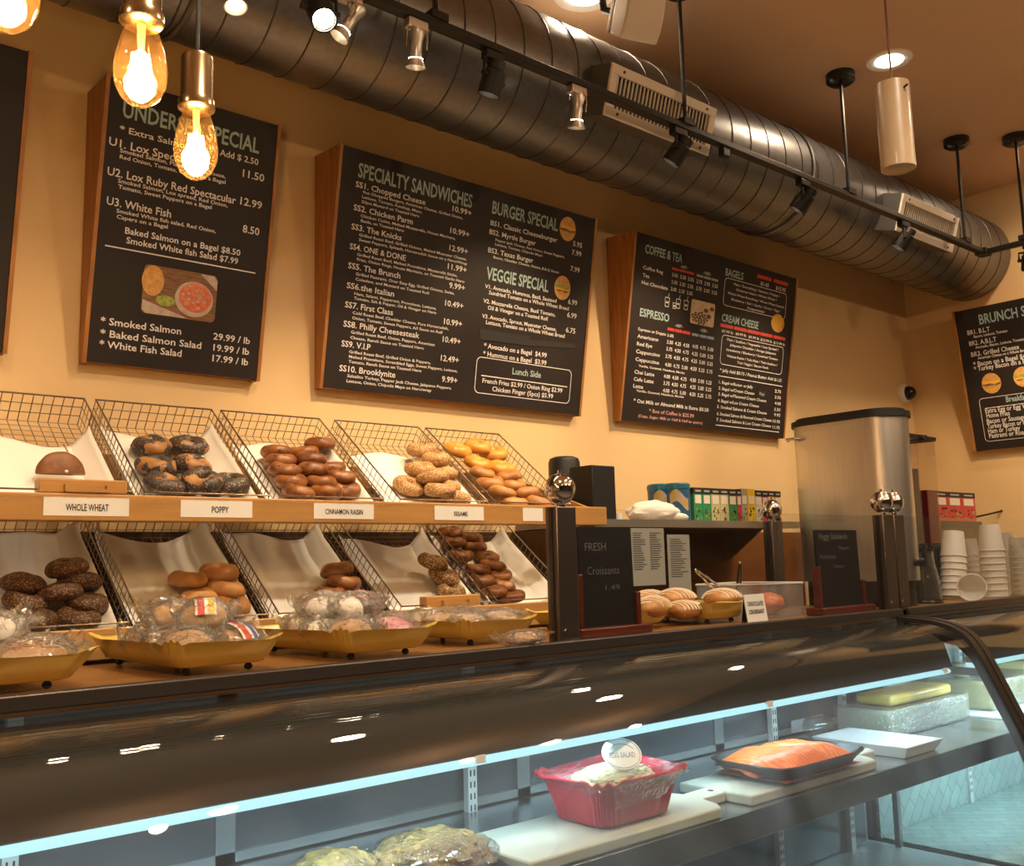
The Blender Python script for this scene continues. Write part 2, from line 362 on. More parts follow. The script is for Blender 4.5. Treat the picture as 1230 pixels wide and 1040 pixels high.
TXT = {
 'b1': [
  ('h', 'UNDERSEA SPECIAL', 0.051, 0.129, 0.437, 0.0555),
  ('t', '* Extra Salmon', 0.046, 0.152, 0.216, 0.0178),
  ('t', 'Add $ 2.50', 0.357, 0.145, 0.132, 0.0192),
  ('t', 'U1. Lox Spectacular', 0.019, 0.198, 0.298, 0.0229),
  ('t', '11.50', 0.439, 0.193, 0.075, 0.0234),
  ('t', 'U2. Lox Ruby Red Spectacular', 0.022, 0.285, 0.402, 0.0228),
  ('t', '12.99', 0.439, 0.282, 0.075, 0.0233),
  ('t', 'U3. White Fish', 0.027, 0.371, 0.193, 0.0227),
  ('t', '8.50', 0.455, 0.368, 0.058, 0.0232),
  ('t', 'Smoked Salmon, Plain Cream Cheese,', 0.052, 0.212, 0.331, 0.0115),
  ('t', 'Red Onion, Tomato, Capers on a Bagel', 0.053, 0.23, 0.331, 0.0115),
  ('t', 'Smoked Salmon, Lox spread, Red Onion,', 0.054, 0.301, 0.344, 0.0115),
  ('t', 'Tomato, Sweet Peppers on a Bagel', 0.056, 0.318, 0.29, 0.0115),
  ('t', 'Smoked White fish salad, Red Onion,', 0.057, 0.389, 0.309, 0.0114),
  ('t', 'Capers on a Bagel', 0.059, 0.406, 0.154, 0.0114),
  ('t', 'Baked Salmon on a Bagel $8.50', 0.087, 0.445, 0.367, 0.0185),
  ('t', 'Smoked White fish Salad $7.99', 0.093, 0.473, 0.356, 0.0185),
  ('t', '* Smoked Salmon', 0.039, 0.721, 0.244, 0.0204),
  ('t', '29.99 / lb', 0.388, 0.722, 0.125, 0.0204),
  ('t', '* Baked Salmon Salad', 0.041, 0.757, 0.31, 0.0203),
  ('t', '19.99 / lb', 0.391, 0.757, 0.122, 0.0204),
  ('t', '* White Fish Salad', 0.041, 0.789, 0.249, 0.0203),
  ('t', '17.99 / lb', 0.391, 0.791, 0.122, 0.0203),
 ],
 'b2': [
  ('h', 'SPECIALTY SANDWICHES', 0.076, 0.107, 0.508, 0.0573),
  ('h', 'BURGER SPECIAL', 0.684, 0.096, 0.351, 0.0564),
  ('h', 'VEGGIE SPECIAL', 0.683, 0.351, 0.329, 0.0546),
  ('h', 'Lunch Side', 0.857, 0.703, 0.155, 0.029),
  ('t', 'SS1. Chopped Cheese', 0.07, 0.13, 0.299, 0.0195),
  ('t', '10.99+', 0.494, 0.125, 0.091, 0.02),
  ('t', 'SS2. Chicken Parm', 0.07, 0.211, 0.251, 0.0196),
  ('t', '10.99+', 0.492, 0.207, 0.092, 0.0201),
  ('t', 'SS3. The Knicks', 0.068, 0.278, 0.21, 0.0197),
  ('t', '12.99+', 0.495, 0.272, 0.088, 0.0202),
  ('t', 'SS4. ONE & DONE', 0.068, 0.347, 0.236, 0.0199),
  ('t', '11.99+', 0.495, 0.342, 0.09, 0.0204),
  ('t', 'SS5. The Brunch', 0.068, 0.414, 0.219, 0.02),
  ('t', '9.99+', 0.509, 0.411, 0.075, 0.0206),
  ('t', 'SS6.the Italian', 0.069, 0.483, 0.198, 0.0201),
  ('t', '10.49+', 0.497, 0.48, 0.087, 0.0207),
  ('t', 'SS7. First Class', 0.069, 0.55, 0.2, 0.0203),
  ('t', '10.99+', 0.499, 0.549, 0.086, 0.0208),
  ('t', 'SS8. Philly Cheesesteak', 0.069, 0.617, 0.324, 0.0204),
  ('t', '10.49+', 0.5, 0.616, 0.085, 0.0209),
  ('t', 'SS9. V.I.P', 0.068, 0.686, 0.119, 0.0205),
  ('t', '12.49+', 0.499, 0.687, 0.085, 0.0211),
  ('t', 'SS10. Brooklynite', 0.068, 0.772, 0.234, 0.0207),
  ('t', '9.99+', 0.512, 0.765, 0.073, 0.0213),
  ('s', '9oz Chopped Burgers, American Cheese, Grilled Onion,', 0.101, 0.146, 0.444, 0.0093),
  ('s', 'Lettuce, Tomato, Ketchup, Mayo,', 0.1, 0.163, 0.258, 0.0094),
  ('s', 'Dijon Mustard on Toasted Hero', 0.101, 0.18, 0.246, 0.0094),
  ('s', 'Chicken Cutlet, Melted Mozzarella, House Marinara,', 0.101, 0.229, 0.419, 0.0094),
  ('s', 'Basile, on Toasted Hero', 0.103, 0.246, 0.183, 0.0094),
  ('s', 'Grilled Roast Beef, Grilled Onions, Melted Muenster Cheese,', 0.101, 0.296, 0.479, 0.0095),
  ('s', 'Sweet Peppers, Spinach, Horseradish Sauce on a Hero/Wrap', 0.102, 0.313, 0.482, 0.0095),
  ('s', 'Grilled Roast Beef, Melted Provolone, Mozzarella Sticks,', 0.1, 0.365, 0.443, 0.0095),
  ('s', 'Fries, Onion Rings, House Marinara, on Toasted Garlic Hero', 0.101, 0.382, 0.478, 0.0096),
  ('s', 'Grilled Pastrami, Over Easy Egg, Grilled Onions, Swiss,', 0.101, 0.433, 0.435, 0.0096),
  ('s', 'Coleslaw, and Mustard on Toasted Roll', 0.102, 0.451, 0.317, 0.0096),
  ('s', 'Ham, Salami, Pepperoni, Provolone, Lettuce,', 0.102, 0.502, 0.356, 0.0097),
  ('s', 'Tomato, Salt & Pepper, Oil & Vinegar on Hero', 0.102, 0.518, 0.358, 0.0097),
  ('s', 'Cold Roast Beef, Cheddar Cheese, Pure Horseradish,', 0.102, 0.569, 0.421, 0.0097),
  ('s', 'Onion, Tomato, Sweet Peppers, A/I Sauce on Roll', 0.102, 0.587, 0.393, 0.0097),
  ('s', 'Grilled Roast Beef, Onion, Peppers, American', 0.102, 0.637, 0.363, 0.0098),
  ('s', 'Cheese, Ranch Sauce on Toasted Hero', 0.101, 0.656, 0.316, 0.0098),
  ('s', 'Grilled Roast Beef, Grilled Onion & Peppers,', 0.101, 0.706, 0.353, 0.0099),
  ('s', 'Melted Provolone, Scrambled Eggs, Sweet Peppers, Lettuce,', 0.102, 0.723, 0.48, 0.0099),
  ('s', 'Tomato, Ranch Sauce on Toasted Hero', 0.102, 0.74, 0.313, 0.0099),
  ('s', 'Salsalito Turkey, Pepper Jack Cheese, Jalapeno Peppers,', 0.102, 0.79, 0.459, 0.0099),
  ('s', 'Lettuce, Onion, Chipotle Mayo on Hero/wrap', 0.101, 0.808, 0.366, 0.01),
  ('s', 'Pepper Jack Cheese, Red Onion, Sweet Peppers,', 0.713, 0.195, 0.374, 0.0094),
  ('s', 'Lettuce, Tomato, Chipotle Mayo', 0.713, 0.212, 0.252, 0.0094),
  ('s', 'Bacon, Cheddar Cheese, Onion, B.B.Q Sauce', 0.71, 0.263, 0.352, 0.0094),
  ('t', 'BS1. Classic Cheeseburger', 0.682, 0.139, 0.357, 0.0186),
  ('t', '5.95', 1.129, 0.135, 0.053, 0.0199),
  ('t', 'BS2. Myrtle Burger', 0.68, 0.174, 0.243, 0.0186),
  ('t', '7.99', 1.126, 0.172, 0.056, 0.02),
  ('t', 'BS3. Texas Burger', 0.681, 0.245, 0.236, 0.0187),
  ('t', '7.99', 1.127, 0.24, 0.053, 0.0201),
  ('t', 'V1. Avocado, Hummus, Basil, Sauteed', 0.681, 0.384, 0.382, 0.0148),
  ('t', 'Sundried Tomato on a Whole Wheat Bread', 0.703, 0.405, 0.433, 0.0149),
  ('t', '6.99', 1.129, 0.378, 0.053, 0.0204),
  ('t', 'V2. Mozzarella Cheese, Basil Tomato,', 0.679, 0.441, 0.384, 0.0148),
  ('t', 'Oil & Vinegar on a Toasted Roll', 0.704, 0.464, 0.318, 0.0149),
  ('t', '6.99', 1.13, 0.433, 0.055, 0.0205),
  ('t', 'V3. Avocado, Sprout, Muenster Cheese,', 0.679, 0.5, 0.397, 0.0149),
  ('t', 'Lettuce, Tomato on a Whole Wheat Bread', 0.701, 0.521, 0.425, 0.015),
  ('t', '6.75', 1.13, 0.496, 0.055, 0.0206),
  ('t', '* Avocado on a Bagel  $4.99', 0.701, 0.614, 0.333, 0.0184),
  ('t', '* Hummus on a Bagel  $3.99', 0.7, 0.645, 0.336, 0.0184),
  ('t', 'French Fries $2.99 / Onion Ring $2.99', 0.708, 0.749, 0.431, 0.0175),
  ('t', 'Chicken Finger (5pcs) $5.99', 0.761, 0.777, 0.328, 0.0177),
 ],
 'b3': [
  ('h', 'COFFEE & TEA', 0.071, 0.082, 0.258, 0.0444),
  ('h', 'ESPRESSO', 0.072, 0.364, 0.2, 0.0409),
  ('h', 'BAGELS', 0.656, 0.083, 0.142, 0.0406),
  ('h', 'CREAM CHEESE', 0.657, 0.305, 0.298, 0.0414),
  ('s', '- HOT -', 0.318, 0.105, 0.056, 0.012),
  ('s', '- ICED -', 0.488, 0.105, 0.062, 0.0123),
  ('s', '- HOT -', 0.318, 0.379, 0.056, 0.0123),
  ('s', '- ICED -', 0.499, 0.376, 0.059, 0.0126),
  ('t', 'Coffee Reg', 0.067, 0.155, 0.136, 0.0152),
  ('t', '2.05  2.35  2.55', 0.265, 0.154, 0.158, 0.0157),
  ('t', '2.75  2.95  3.25', 0.443, 0.155, 0.162, 0.0161),
  ('t', 'Tea', 0.069, 0.189, 0.044, 0.0153),
  ('t', '2.05  2.35  2.55', 0.266, 0.187, 0.157, 0.0157),
  ('t', '2.75  2.95  3.25', 0.444, 0.188, 0.16, 0.0161),
  ('t', 'Hot Chocolate', 0.067, 0.222, 0.178, 0.0153),
  ('t', '2.05  2.35  2.55', 0.265, 0.219, 0.157, 0.0157),
  ('t', 'Espresso or Doppio', 0.07, 0.429, 0.19, 0.0128),
  ('t', '3.05', 0.268, 0.431, 0.045, 0.0132),
  ('t', 'Americano', 0.068, 0.462, 0.141, 0.0156),
  ('t', '3.50  4.25  4.50', 0.27, 0.463, 0.16, 0.0161),
  ('t', '4.05  4.75  5.00', 0.453, 0.46, 0.158, 0.0165),
  ('t', 'Red Eye', 0.069, 0.496, 0.103, 0.0157),
  ('t', '3.75  4.50  4.75', 0.27, 0.495, 0.161, 0.0161),
  ('t', '4.25  5.00  5.25', 0.454, 0.495, 0.161, 0.0166),
  ('t', 'Cappuccino', 0.068, 0.53, 0.161, 0.0157),
  ('t', '3.75  4.50  4.75', 0.268, 0.529, 0.164, 0.0162),
  ('t', '4.25  5.00  5.25', 0.453, 0.529, 0.164, 0.0166),
  ('t', 'Cappuccino', 0.069, 0.565, 0.159, 0.0158),
  ('t', '4.00  4.75  5.00', 0.27, 0.567, 0.162, 0.0162),
  ('t', '4.50  5.25  5.75', 0.453, 0.566, 0.166, 0.0167),
  ('t', 'Chai Latte', 0.068, 0.622, 0.134, 0.0158),
  ('t', '4.00  4.50  4.75', 0.268, 0.621, 0.164, 0.0163),
  ('t', '4.50  5.00  5.25', 0.457, 0.619, 0.163, 0.0167),
  ('t', 'Cafe Latte', 0.068, 0.654, 0.134, 0.0159),
  ('t', '3.75  4.50  4.75', 0.27, 0.653, 0.162, 0.0163),
  ('t', '4.25  5.00  5.25', 0.46, 0.652, 0.162, 0.0168),
  ('t', 'Latte', 0.069, 0.685, 0.065, 0.0159),
  ('t', '4.00  4.75  5.00', 0.271, 0.686, 0.164, 0.0164),
  ('t', '4.50  5.25  5.75', 0.461, 0.686, 0.165, 0.0168),
  ('s', 'Vanilla, Caramel, Hazelnut, Mocha', 0.093, 0.589, 0.321, 0.0093),
  ('s', 'Vanilla, Caramel, Hazelnut, Mocha', 0.092, 0.701, 0.33, 0.0094),
  ('t', '* Oat Milk or Almond Milk is Extra $0.50', 0.079, 0.75, 0.535, 0.016),
  ('t', '$1.65', 0.944, 0.083, 0.071, 0.0171),
  ('t', '$15.95', 1.077, 0.084, 0.086, 0.0174),
  ('r', '* Box of Coffee is $25.99', 0.188, 0.787, 0.32, 0.0163),
  ('r', '(Cups, Sugar, Milk or Half & Half to quarts)', 0.119, 0.813, 0.458, 0.0124),
  ('s', 'Plain / Everything / Sesame / Poppy /', 0.728, 0.119, 0.387, 0.0108),
  ('s', 'Cinnamon Raisin / Whole Wheat /', 0.749, 0.143, 0.344, 0.0108),
  ('s', 'Whole Wheat Everything / Whole Wheat Sesame', 0.685, 0.169, 0.478, 0.0108),
  ('s', 'Blueberry / Salt / Garlic / Onion / Egg /', 0.719, 0.195, 0.412, 0.0108),
  ('s', 'Pumpernickel', 0.852, 0.218, 0.141, 0.0111),
  ('s', '$7.99 lb', 0.665, 0.357, 0.09, 0.0109),
  ('s', '$8.99 lb', 0.775, 0.356, 0.086, 0.0111),
  ('s', '$9.99 lb', 0.882, 0.358, 0.089, 0.0112),
  ('s', '$12.99 lb', 0.984, 0.359, 0.098, 0.0114),
  ('s', '$13.99 lb', 1.097, 0.36, 0.1, 0.0116),
  ('s', 'Plain / Scallion / Vegetable / Lox Spread /', 0.712, 0.393, 0.432, 0.011),
  ('s', 'Jalapeno Cheddar / Amigo Jalapeno', 0.736, 0.416, 0.39, 0.0111),
  ('s', 'Strawberry / Blueberry / Sundried Tomato', 0.711, 0.442, 0.435, 0.0111),
  ('s', 'Walnut Raisin / Tofu Plain / Tofu Scallion /', 0.72, 0.472, 0.425, 0.0111),
  ('s', 'Tofu Veggie / Bacon Herb', 0.807, 0.495, 0.262, 0.0113),
  ('t', '* Jelly Add $0.75 / Peanut Butter Add $1.25', 0.676, 0.548, 0.518, 0.0151),
  ('t', '1. Bagel w/Butter or Jelly', 0.676, 0.606, 0.276, 0.0142),
  ('t', '2.75', 1.144, 0.607, 0.054, 0.0151),
  ('t', '2. Bagel w/Cream Cheese', 0.677, 0.636, 0.293, 0.0142),
  ('t', '3.50', 1.147, 0.638, 0.054, 0.0151),
  ('t', '3. Bagel w/Flavored Cream Cheese', 0.679, 0.664, 0.397, 0.0143),
  ('t', '4.00', 1.15, 0.669, 0.054, 0.0152),
  ('t', '4. Bagel w/Lox Cream Cheese', 0.678, 0.696, 0.339, 0.0143),
  ('t', '5.50', 1.152, 0.701, 0.054, 0.0152),
  ('t', '5. Smoked Salmon & Cream Cheese', 0.678, 0.726, 0.41, 0.0143),
  ('t', '9.95', 1.154, 0.729, 0.054, 0.0153),
  ('t', '6. Smoked Salmon & Flavored Cream Cheese', 0.681, 0.76, 0.454, 0.0144),
  ('t', '10.95', 1.148, 0.762, 0.063, 0.0153),
  ('t', '7. Smoked Salmon & Lox Cream Cheese', 0.681, 0.789, 0.454, 0.0144),
  ('t', '11.95', 1.15, 0.793, 0.063, 0.0153),
 ],
 'b4': [
  ('h', 'BRUNCH SPECIAL', 0.145, 0.104, 0.432, 0.0662),
  ('h', 'Breakfast Side', 0.223, 0.574, 0.195, 0.0386),
  ('t', 'BR1. B.L.T', 0.067, 0.15, 0.13, 0.0265),
  ('t', 'BR2. A.B.L.T', 0.067, 0.215, 0.157, 0.0265),
  ('t', 'BR3. Grilled Cheese', 0.068, 0.28, 0.273, 0.0266),
  ('t', '* Bacon on a Bagel $4.99', 0.072, 0.339, 0.337, 0.0266),
  ('t', '* Turkey Bacon on a Bagel $5.99', 0.071, 0.367, 0.421, 0.0266),
  ('t', 'Extra Egg or Egg White', 0.097, 0.619, 0.285, 0.0266),
  ('t', 'Home Fries', 0.099, 0.648, 0.133, 0.0266),
  ('t', 'Bacon or Sausage', 0.096, 0.681, 0.219, 0.0267),
  ('t', 'Turkey Bacon or Ham', 0.094, 0.711, 0.253, 0.0267),
  ('t', 'Ham or Turkey', 0.094, 0.739, 0.181, 0.0267),
  ('t', 'Pastrami or Roast Beef', 0.096, 0.767, 0.281, 0.0267),
  ('s', 'Bacon, Lettuce, Tomato', 0.1, 0.173, 0.192, 0.0153),
  ('s', 'Avocado, Bacon, Lettuce, Tomato', 0.099, 0.237, 0.278, 0.0153),
  ('s', 'American Cheese on a Whole Bread', 0.103, 0.301, 0.284, 0.0153),
 ],
}

# ------------------------------------------------------------------ the room
WX, WY = 6.0, 3.0
struct(MB().bb(-4, 6.2, -4, 3.2, -0.1, 0).build('floor', floorm))
struct(MB().bb(-4, 6.2, -4, 3.2, CEIL, CEIL + 0.1).build('ceiling', ceilm))
struct(MB().bb(-4, 6.2, WY, WY + 0.12, 0, CEIL).build('wall_back', wallm))
struct(MB().bb(WX, WX + 0.12, 0.95, WY, 0, CEIL).build('wall_right', wallm))
darkwall = mat('unseen_wall_dark', (0.06, 0.05, 0.04), 0.7)  # unseen walls darkened to weaken their reflection in the counter glass
struct(MB().bb(WX, WX + 0.12, -4, 0.95, 0, CEIL).build('wall_side', darkwall))
struct(MB().bb(-4.12, -4, -4, WY, 0, CEIL).build('wall_left', wallm))
struct(MB().bb(-4, 6.0, -4.12, -4, 0, CEIL).build('wall_front', darkwall))

# ------------------------------------------------------------------ air duct
DY, DZ, DR = 2.577, EYE + 1.757, 0.25
duct = thing('air_duct', 'fat round galvanized spiral air duct running under the ceiling above the menu boards', 'air duct', (3, DY, DZ - DR))
mb = MB()
n = 48
x0, x1 = -1.5, 5.995
mb.grid(lambda u, v: (x0 + (x1 - x0) * u, DY + DR * math.cos(2 * PI * v), DZ + DR * math.sin(2 * PI * v)), 60, n)
mb.build('duct_tube', ductm, duct)
pts = []
turns = int((x1 - x0) / 0.128)
for i in range(turns * 36):
    a = 2 * PI * i / 36
    pts.append((x0 + 0.128 * i / 36, DY + (DR + 0.001) * math.cos(a), DZ + (DR + 0.0005) * math.sin(a)))
MB().tube(pts, 0.0028, 4).build('spiral_seam', seamm, duct)
for bx_ in (3.9, 1.05):
    MB().tube([(bx_, DY + (DR + 0.004) * math.cos(2 * PI * i / 40), DZ + (DR + 0.004) * math.sin(2 * PI * i / 40)) for i in range(40)], 0.009, 6, True).build('joint_band', ductm, duct)
def register(cx):
    W, H, t = 0.588, 0.181, math.radians(17)
    c = Vector((cx, 2.257, EYE + 1.647))
    ex = Vector((1, 0, 0)); en = Vector((0, -math.cos(t), -math.sin(t))); eu = Vector((0, -math.sin(t), math.cos(t)))
    b = MB()
    q = lambda a, h, d: c + ex * a + eu * h + en * d
    rect = [q(-W / 2, -H / 2, 0), q(W / 2, -H / 2, 0), q(W / 2, H / 2, 0), q(-W / 2, H / 2, 0)]
    # open box collar, then the flange frame
    for k in range(4):
        p, r = rect[k], rect[(k + 1) % 4]
        inn = (c - (p + r) / 2).normalized() * 0.006
        b.add([p, r, r - en * 0.16, p - en * 0.16, p + inn, r + inn, r + inn - en * 0.16, p + inn - en * 0.16],
              [(0, 1, 2, 3), (7, 6, 5, 4), (0, 4, 5, 1), (3, 2, 6, 7)], 0, False)
    b.add([v - en * 0.02 for v in rect], [(0, 1, 2, 3)], 1, False)
    o = b.build('air_register', [mat('register_box', (0.13, 0.13, 0.13), 0.5, 0.5), blackm], duct)
    part_label(o, 'boxed air outlet with a cream louvered face')
    f = MB()
    fw = 0.034
    Rm = Matrix((ex, en, eu)).transposed()
    for (a, h, w, hh) in ((0, H / 2 - fw / 2, W, fw), (0, -H / 2 + fw / 2, W, fw), (-W / 2 + fw / 2, 0, fw, H - 2 * fw), (W / 2 - fw / 2, 0, fw, H - 2 * fw)):
        f.box(q(a, h, 0.005), (w, 0.012, hh), Rm)
    f.build('flange', whitem, o, 0.002)
    l = MB()
    nl = 26
    for k in range(nl):
        a = -W / 2 + fw + (W - 2 * fw) * (k + 0.5) / nl
        l.box(q(a, 0, 0.001), (0.005, 0.006, H - 2 * fw), Rm)
    l.build('louvers', whitem, o)
    for a in (-W / 2 + 0.06, W / 2 - 0.06):
        for h in (-H / 2 + fw / 2, H / 2 - fw / 2):
            MB().lathe([(0, 0), (0.006, 0), (0.005, 0.003), (0, 0.004)], 8, q(a, h, 0.011), en.to_track_quat('Z', 'Y').to_matrix()).build('screw', seamm, o)
register(2.765); register(4.815)

# ------------------------------------------------------------------ lighting track
TY, TZ = 2.2, EYE + 1.578
track = thing('lighting_track', 'long black lighting track hung on thin rods below the duct', 'lighting track', (3.2, TY, TZ))
b = MB()
b.bb(-0.6, 5.33, TY - 0.018, TY + 0.018, TZ - 0.012, TZ + 0.012)
b.bb(5.29, 5.33, 1.0, TY - 0.018, TZ - 0.012, TZ + 0.012)
b.build('rail', blackm, track, 0.003)
MB().bb(5.27, 5.35, TY - 0.03, TY + 0.03, TZ - 0.016, TZ + 0.018).build('corner_joint', blackm, track, 0.003)
for (rx, ry) in ((1.68, TY), (2.83, TY), (3.965, TY), (5.10, TY), (5.31, 1.985)):
    MB().tube([(rx, ry, TZ), (rx, ry, CEIL - 0.02)], 0.008, 8).build('rod', blackm, track)
    MB().lathe([(0, -0.045), (0.05, -0.045), (0.064, -0.034), (0.064, 0.0)], 24, (rx, ry, CEIL)).build('ceiling_canopy', blackg, track)
    MB().bb(rx - 0.03, rx + 0.03, ry - 0.022, ry + 0.022, TZ + 0.011, TZ + 0.035).build('rod_clip', blackm, track)

def track_head(x, y, aim, kind, label, lit=0, drop=0.0):
    """stem and yoke from the track, then the lamp can pointing along aim"""
    t = thing('track_spotlight', label, 'spotlight', (x, y, TZ - 0.012), 'spotlights on the lighting track')
    z = TZ - 0.012
    sm = blackm if kind == 'black' else chrome
    MB().bb(x - 0.035, x + 0.035, y - 0.016, y + 0.016, z - 0.03, z - .0006).build('adapter', blackm if kind == 'black' else steel, t, 0.004)
    d = Vector(aim).normalized()
    L = 0.105 if kind == 'black' else 0.11
    r = 0.036 if kind == 'black' else 0.026
    z -= drop
    piv = Vector((x, y, z - 0.085))
    q = d.to_track_quat('Z', 'Y').to_matrix()
    side = Vector((0, 0, 1)).cross(d)
    side = side.normalized() if side.length > 0.05 else Vector((1, 0, 0))
    y_ = MB()
    y_.tube([(x, y, z + drop - 0.028), (x, y, z - 0.045)], 0.008, 8)
    if kind == 'black':
        w = r + 0.010
        y_.tube([piv + side * w, Vector((x, y, z - 0.045)) + side * w, Vector((x, y, z - 0.045)) - side * w, piv - side * w], 0.006, 6)
        y_.tube([piv - side * (w + 0.008), piv + side * (w + 0.008)], 0.009, 8)
    else:
        w = r + 0.006
        y_.tube([piv + side * w * math.cos(a) - d * 0.03 + Vector((0, 0, 0.045)) * math.sin(a) for a in [PI * k / 10 for k in range(11)]], 0.003, 6)
        y_.tube([piv + side * w, piv + side * w - d * 0.03], 0.003, 6)
        y_.tube([piv - side * w, piv - side * w - d * 0.03], 0.003, 6)
    y_.build('yoke', sm, t)
    c = MB()
    if kind == 'black':
        c.lathe([(0, -L / 2), (r * 0.75, -L / 2), (r * 0.8, -L / 4), (r, -L / 4 + 0.006), (r, L / 2), (r * 0.88, L / 2), (r * 0.84, L / 2 - 0.052), (0, L / 2 - 0.054)], 20, piv, q)
    else:
        c.lathe([(0, -L / 2), (r * 0.7, -L / 2), (r * 0.85, -L / 2 + 0.012), (r * 0.62, -L / 6), (r * 0.62, L / 5), (r * 1.15, L / 2), (r * 1.05, L / 2), (r * 0.6, L / 5 + 0.004), (0, L / 5)], 20, piv, q)
    c.build('lamp_can', sm if kind == 'black' else steel, t)
    face = MB().lathe([(0, 0), (r * 0.8, 0)], 20, piv + d * (L / 2 - ((0.008 if aim[1] < -.3 else 0.05) if kind == 'black' else 0.025)), q)
    face.build('lamp_lens', litm if lit else lensm, t)
    if lit:
        lamp('spot_beam', 'SPOT', piv + d * (L / 2 + 0.01), lit, (1, 0.70, 0.40), piv + d * 3, 0.03, 75, 0.8, t)
    return t
litm = glow('lamp_lit', (1, 0.82, 0.55), 30)
lensm = mat('lamp_lens_dark', (0.25, 0.23, 0.2), 0.15, 0.6)
def tx(px, py): return at(px, py, Y=TY).x
track_head(1.29, TY, (-0.10, -0.6, -0.85), 'black', 'black track spotlight with its lamp lit facing the room beside the silver head', 3)
track_head(tx(420, 5), TY, (-0.45, 0.25, -0.8), 'silver', 'tilted silver track spotlight hanging beside the lit black one', 15)
track_head(tx(500, 40), TY, (0.05, 0.2, -1), 'silver', 'silver track spotlight hanging straight down above the specialty sandwiches heading', 15)
track_head(tx(592, 75), TY, (-0.1, 0.35, -0.95), 'black', 'black track spotlight above the middle of the specialty sandwiches board', 26)
track_head(tx(693, 118), TY, (0.1, 0.25, -1), 'silver', 'silver track spotlight left of the nearer air outlet', 19)
track_head(tx(815, 168), TY, (-0.3, 0.55, -0.8), 'black', 'black track spotlight under the nearer air outlet', 26)
track_head(tx(965, 228), TY, (-0.3, 0.6, -0.8), 'black', 'black track spotlight between the two air outlets', 26)
track_head(tx(1086, 278), TY, (-0.3, 0.55, -0.8), 'black', 'black track spotlight under the farther air outlet', 22)
track_head(5.31, 1.975, (0.45, 0.3, -0.85), 'black', 'black track spotlight on the short return leg of the track at the right wall', 19)
track_head(tx(281, -55), TY, (0.0, -0.25, -0.97), 'silver', 'small bright white track spotlight in front of the duct above the salmon menu board', 3, 0.035)
track_head(0.35, TY, (-0.1, 0.45, -0.9), 'black', 'black track spotlight near the left end of the track', 22)
a_ = at(870, 184, Y=TY)
MB().bb(a_.x - 0.02, a_.x + 0.02, TY - 0.014, TY + 0.014, TZ - 0.05, TZ - 0.012).build('track_end_feed', blackm, track, 0.003)

# ------------------------------------------------------------------ recessed downlights
dl = glow('downlight_lamp', (1.0, 0.86, 0.66), 22)
for (x, y, r, lb, e) in ((4.018, 1.993, 0.075, 'recessed ceiling downlight behind the hanging paper cylinder', 40), (2.60, 2.47, 0.095, 'large bright recessed downlight beside the ceiling speaker', 25), (5.43, 1.93, 0.075, 'recessed ceiling downlight by the last track rod near the right wall', 30)):
    t = thing('recessed_downlight', lb, 'ceiling light', (x, y, CEIL), 'recessed ceiling downlights')
    MB().lathe([(r * 0.8, -0.004), (r * 1.25, -0.006), (r * 1.3, -0.001), (r * 1.3, 0.0)], 32, (x, y, CEIL)).build('trim_ring', whitem, t)
    MB().lathe([(0, -0.0065), (r * 0.78, -0.0065), (r * 0.8, -0.003)], 32, (x, y, CEIL)).build('lamp_face', dl, t)
    lamp('downlight_beam', 'SPOT', (x, y, CEIL - 0.012), e, (1, 0.72, 0.44), (x, y, 0), 0.06, 160, 0.9, t)

# ------------------------------------------------------------------ ceiling speaker
p = Vector((2.87, 2.2, EYE + 1.95))
p = at(766, 20, Y=2.18)
sp = thing('wall_speaker', 'small cream box speaker tilted down from a dark bracket under the ceiling', 'speaker', (p.x, p.y, p.z))
R = Matrix.Rotation(math.radians(-18), 3, 'Z') @ Matrix.Rotation(math.radians(28), 3, 'X')
b = MB()
prof = [(-0.075, 0.06), (0.075, 0.06), (0.085, -0.07), (-0.085, -0.07)]
b.poly([p + R @ Vector((-0.075, y * .85, z * .85)) for y, z in [(-0.05, 0.10), (-0.065, 0.05), (-0.07, 0), (-0.065, -0.05), (-0.05, -0.10), (0.06, -0.08), (0.06, 0.08)]], R @ Vector((0.15, 0, 0)))
b.build('cabinet', mat('speaker_cream', (0.80, 0.73, 0.64), 0.5), sp, 0.008)
b = MB()
b.box(p + R @ Vector((0, 0.075, 0)), (0.14, 0.03, 0.13), R)
b.build('back_shell', mat('speaker_shell', (0.25, 0.15, 0.09), 0.6), sp, 0.006)
MB().tube([p + R @ Vector((0, 0.09, 0)), p + Vector((0.0, 0.16, 0.10)), (p.x, p.y + 0.18, CEIL)], 0.014, 8).build('bracket', blackm, sp)

# ------------------------------------------------------------------ hanging paper cylinder lamp (unlit)
pc = (3.06, 1.515, EYE + 1.255)
hl = thing('pendant_lamp', 'unlit pendant with a pale tan paper cylinder shade on a thin cord', 'pendant lamp', pc)
pm = mat('tan_paper', (0.34, 0.235, 0.14), 0.35, 0, (0.40, 0.285, 0.175), 14, 0.12, 22, coat=0.3, stretch=(1, 1, 0.4))
MB().lathe([(0.0, 0.002), (0.05, 0.0), (0.055, 0.002), (0.055, 0.295), (0.045, 0.297), (0.012, 0.299), (0.012, 0.285), (0.0, 0.284)], 32, pc).build('paper_shade', pm, hl)
MB().tube([(pc[0], pc[1], pc[2] + 0.29), (pc[0] - 0.004, pc[1], CEIL)], 0.004, 6).build('cord', mat('brown_cord', (0.20, 0.10, 0.06), 0.6), hl)
b = MB()
b.tube([(pc[0] - 0.02, pc[1] - 0.05, pc[2] + 0.262), (pc[0] - 0.027, pc[1] - 0.066, pc[2] + 0.264)], 0.004, 6)
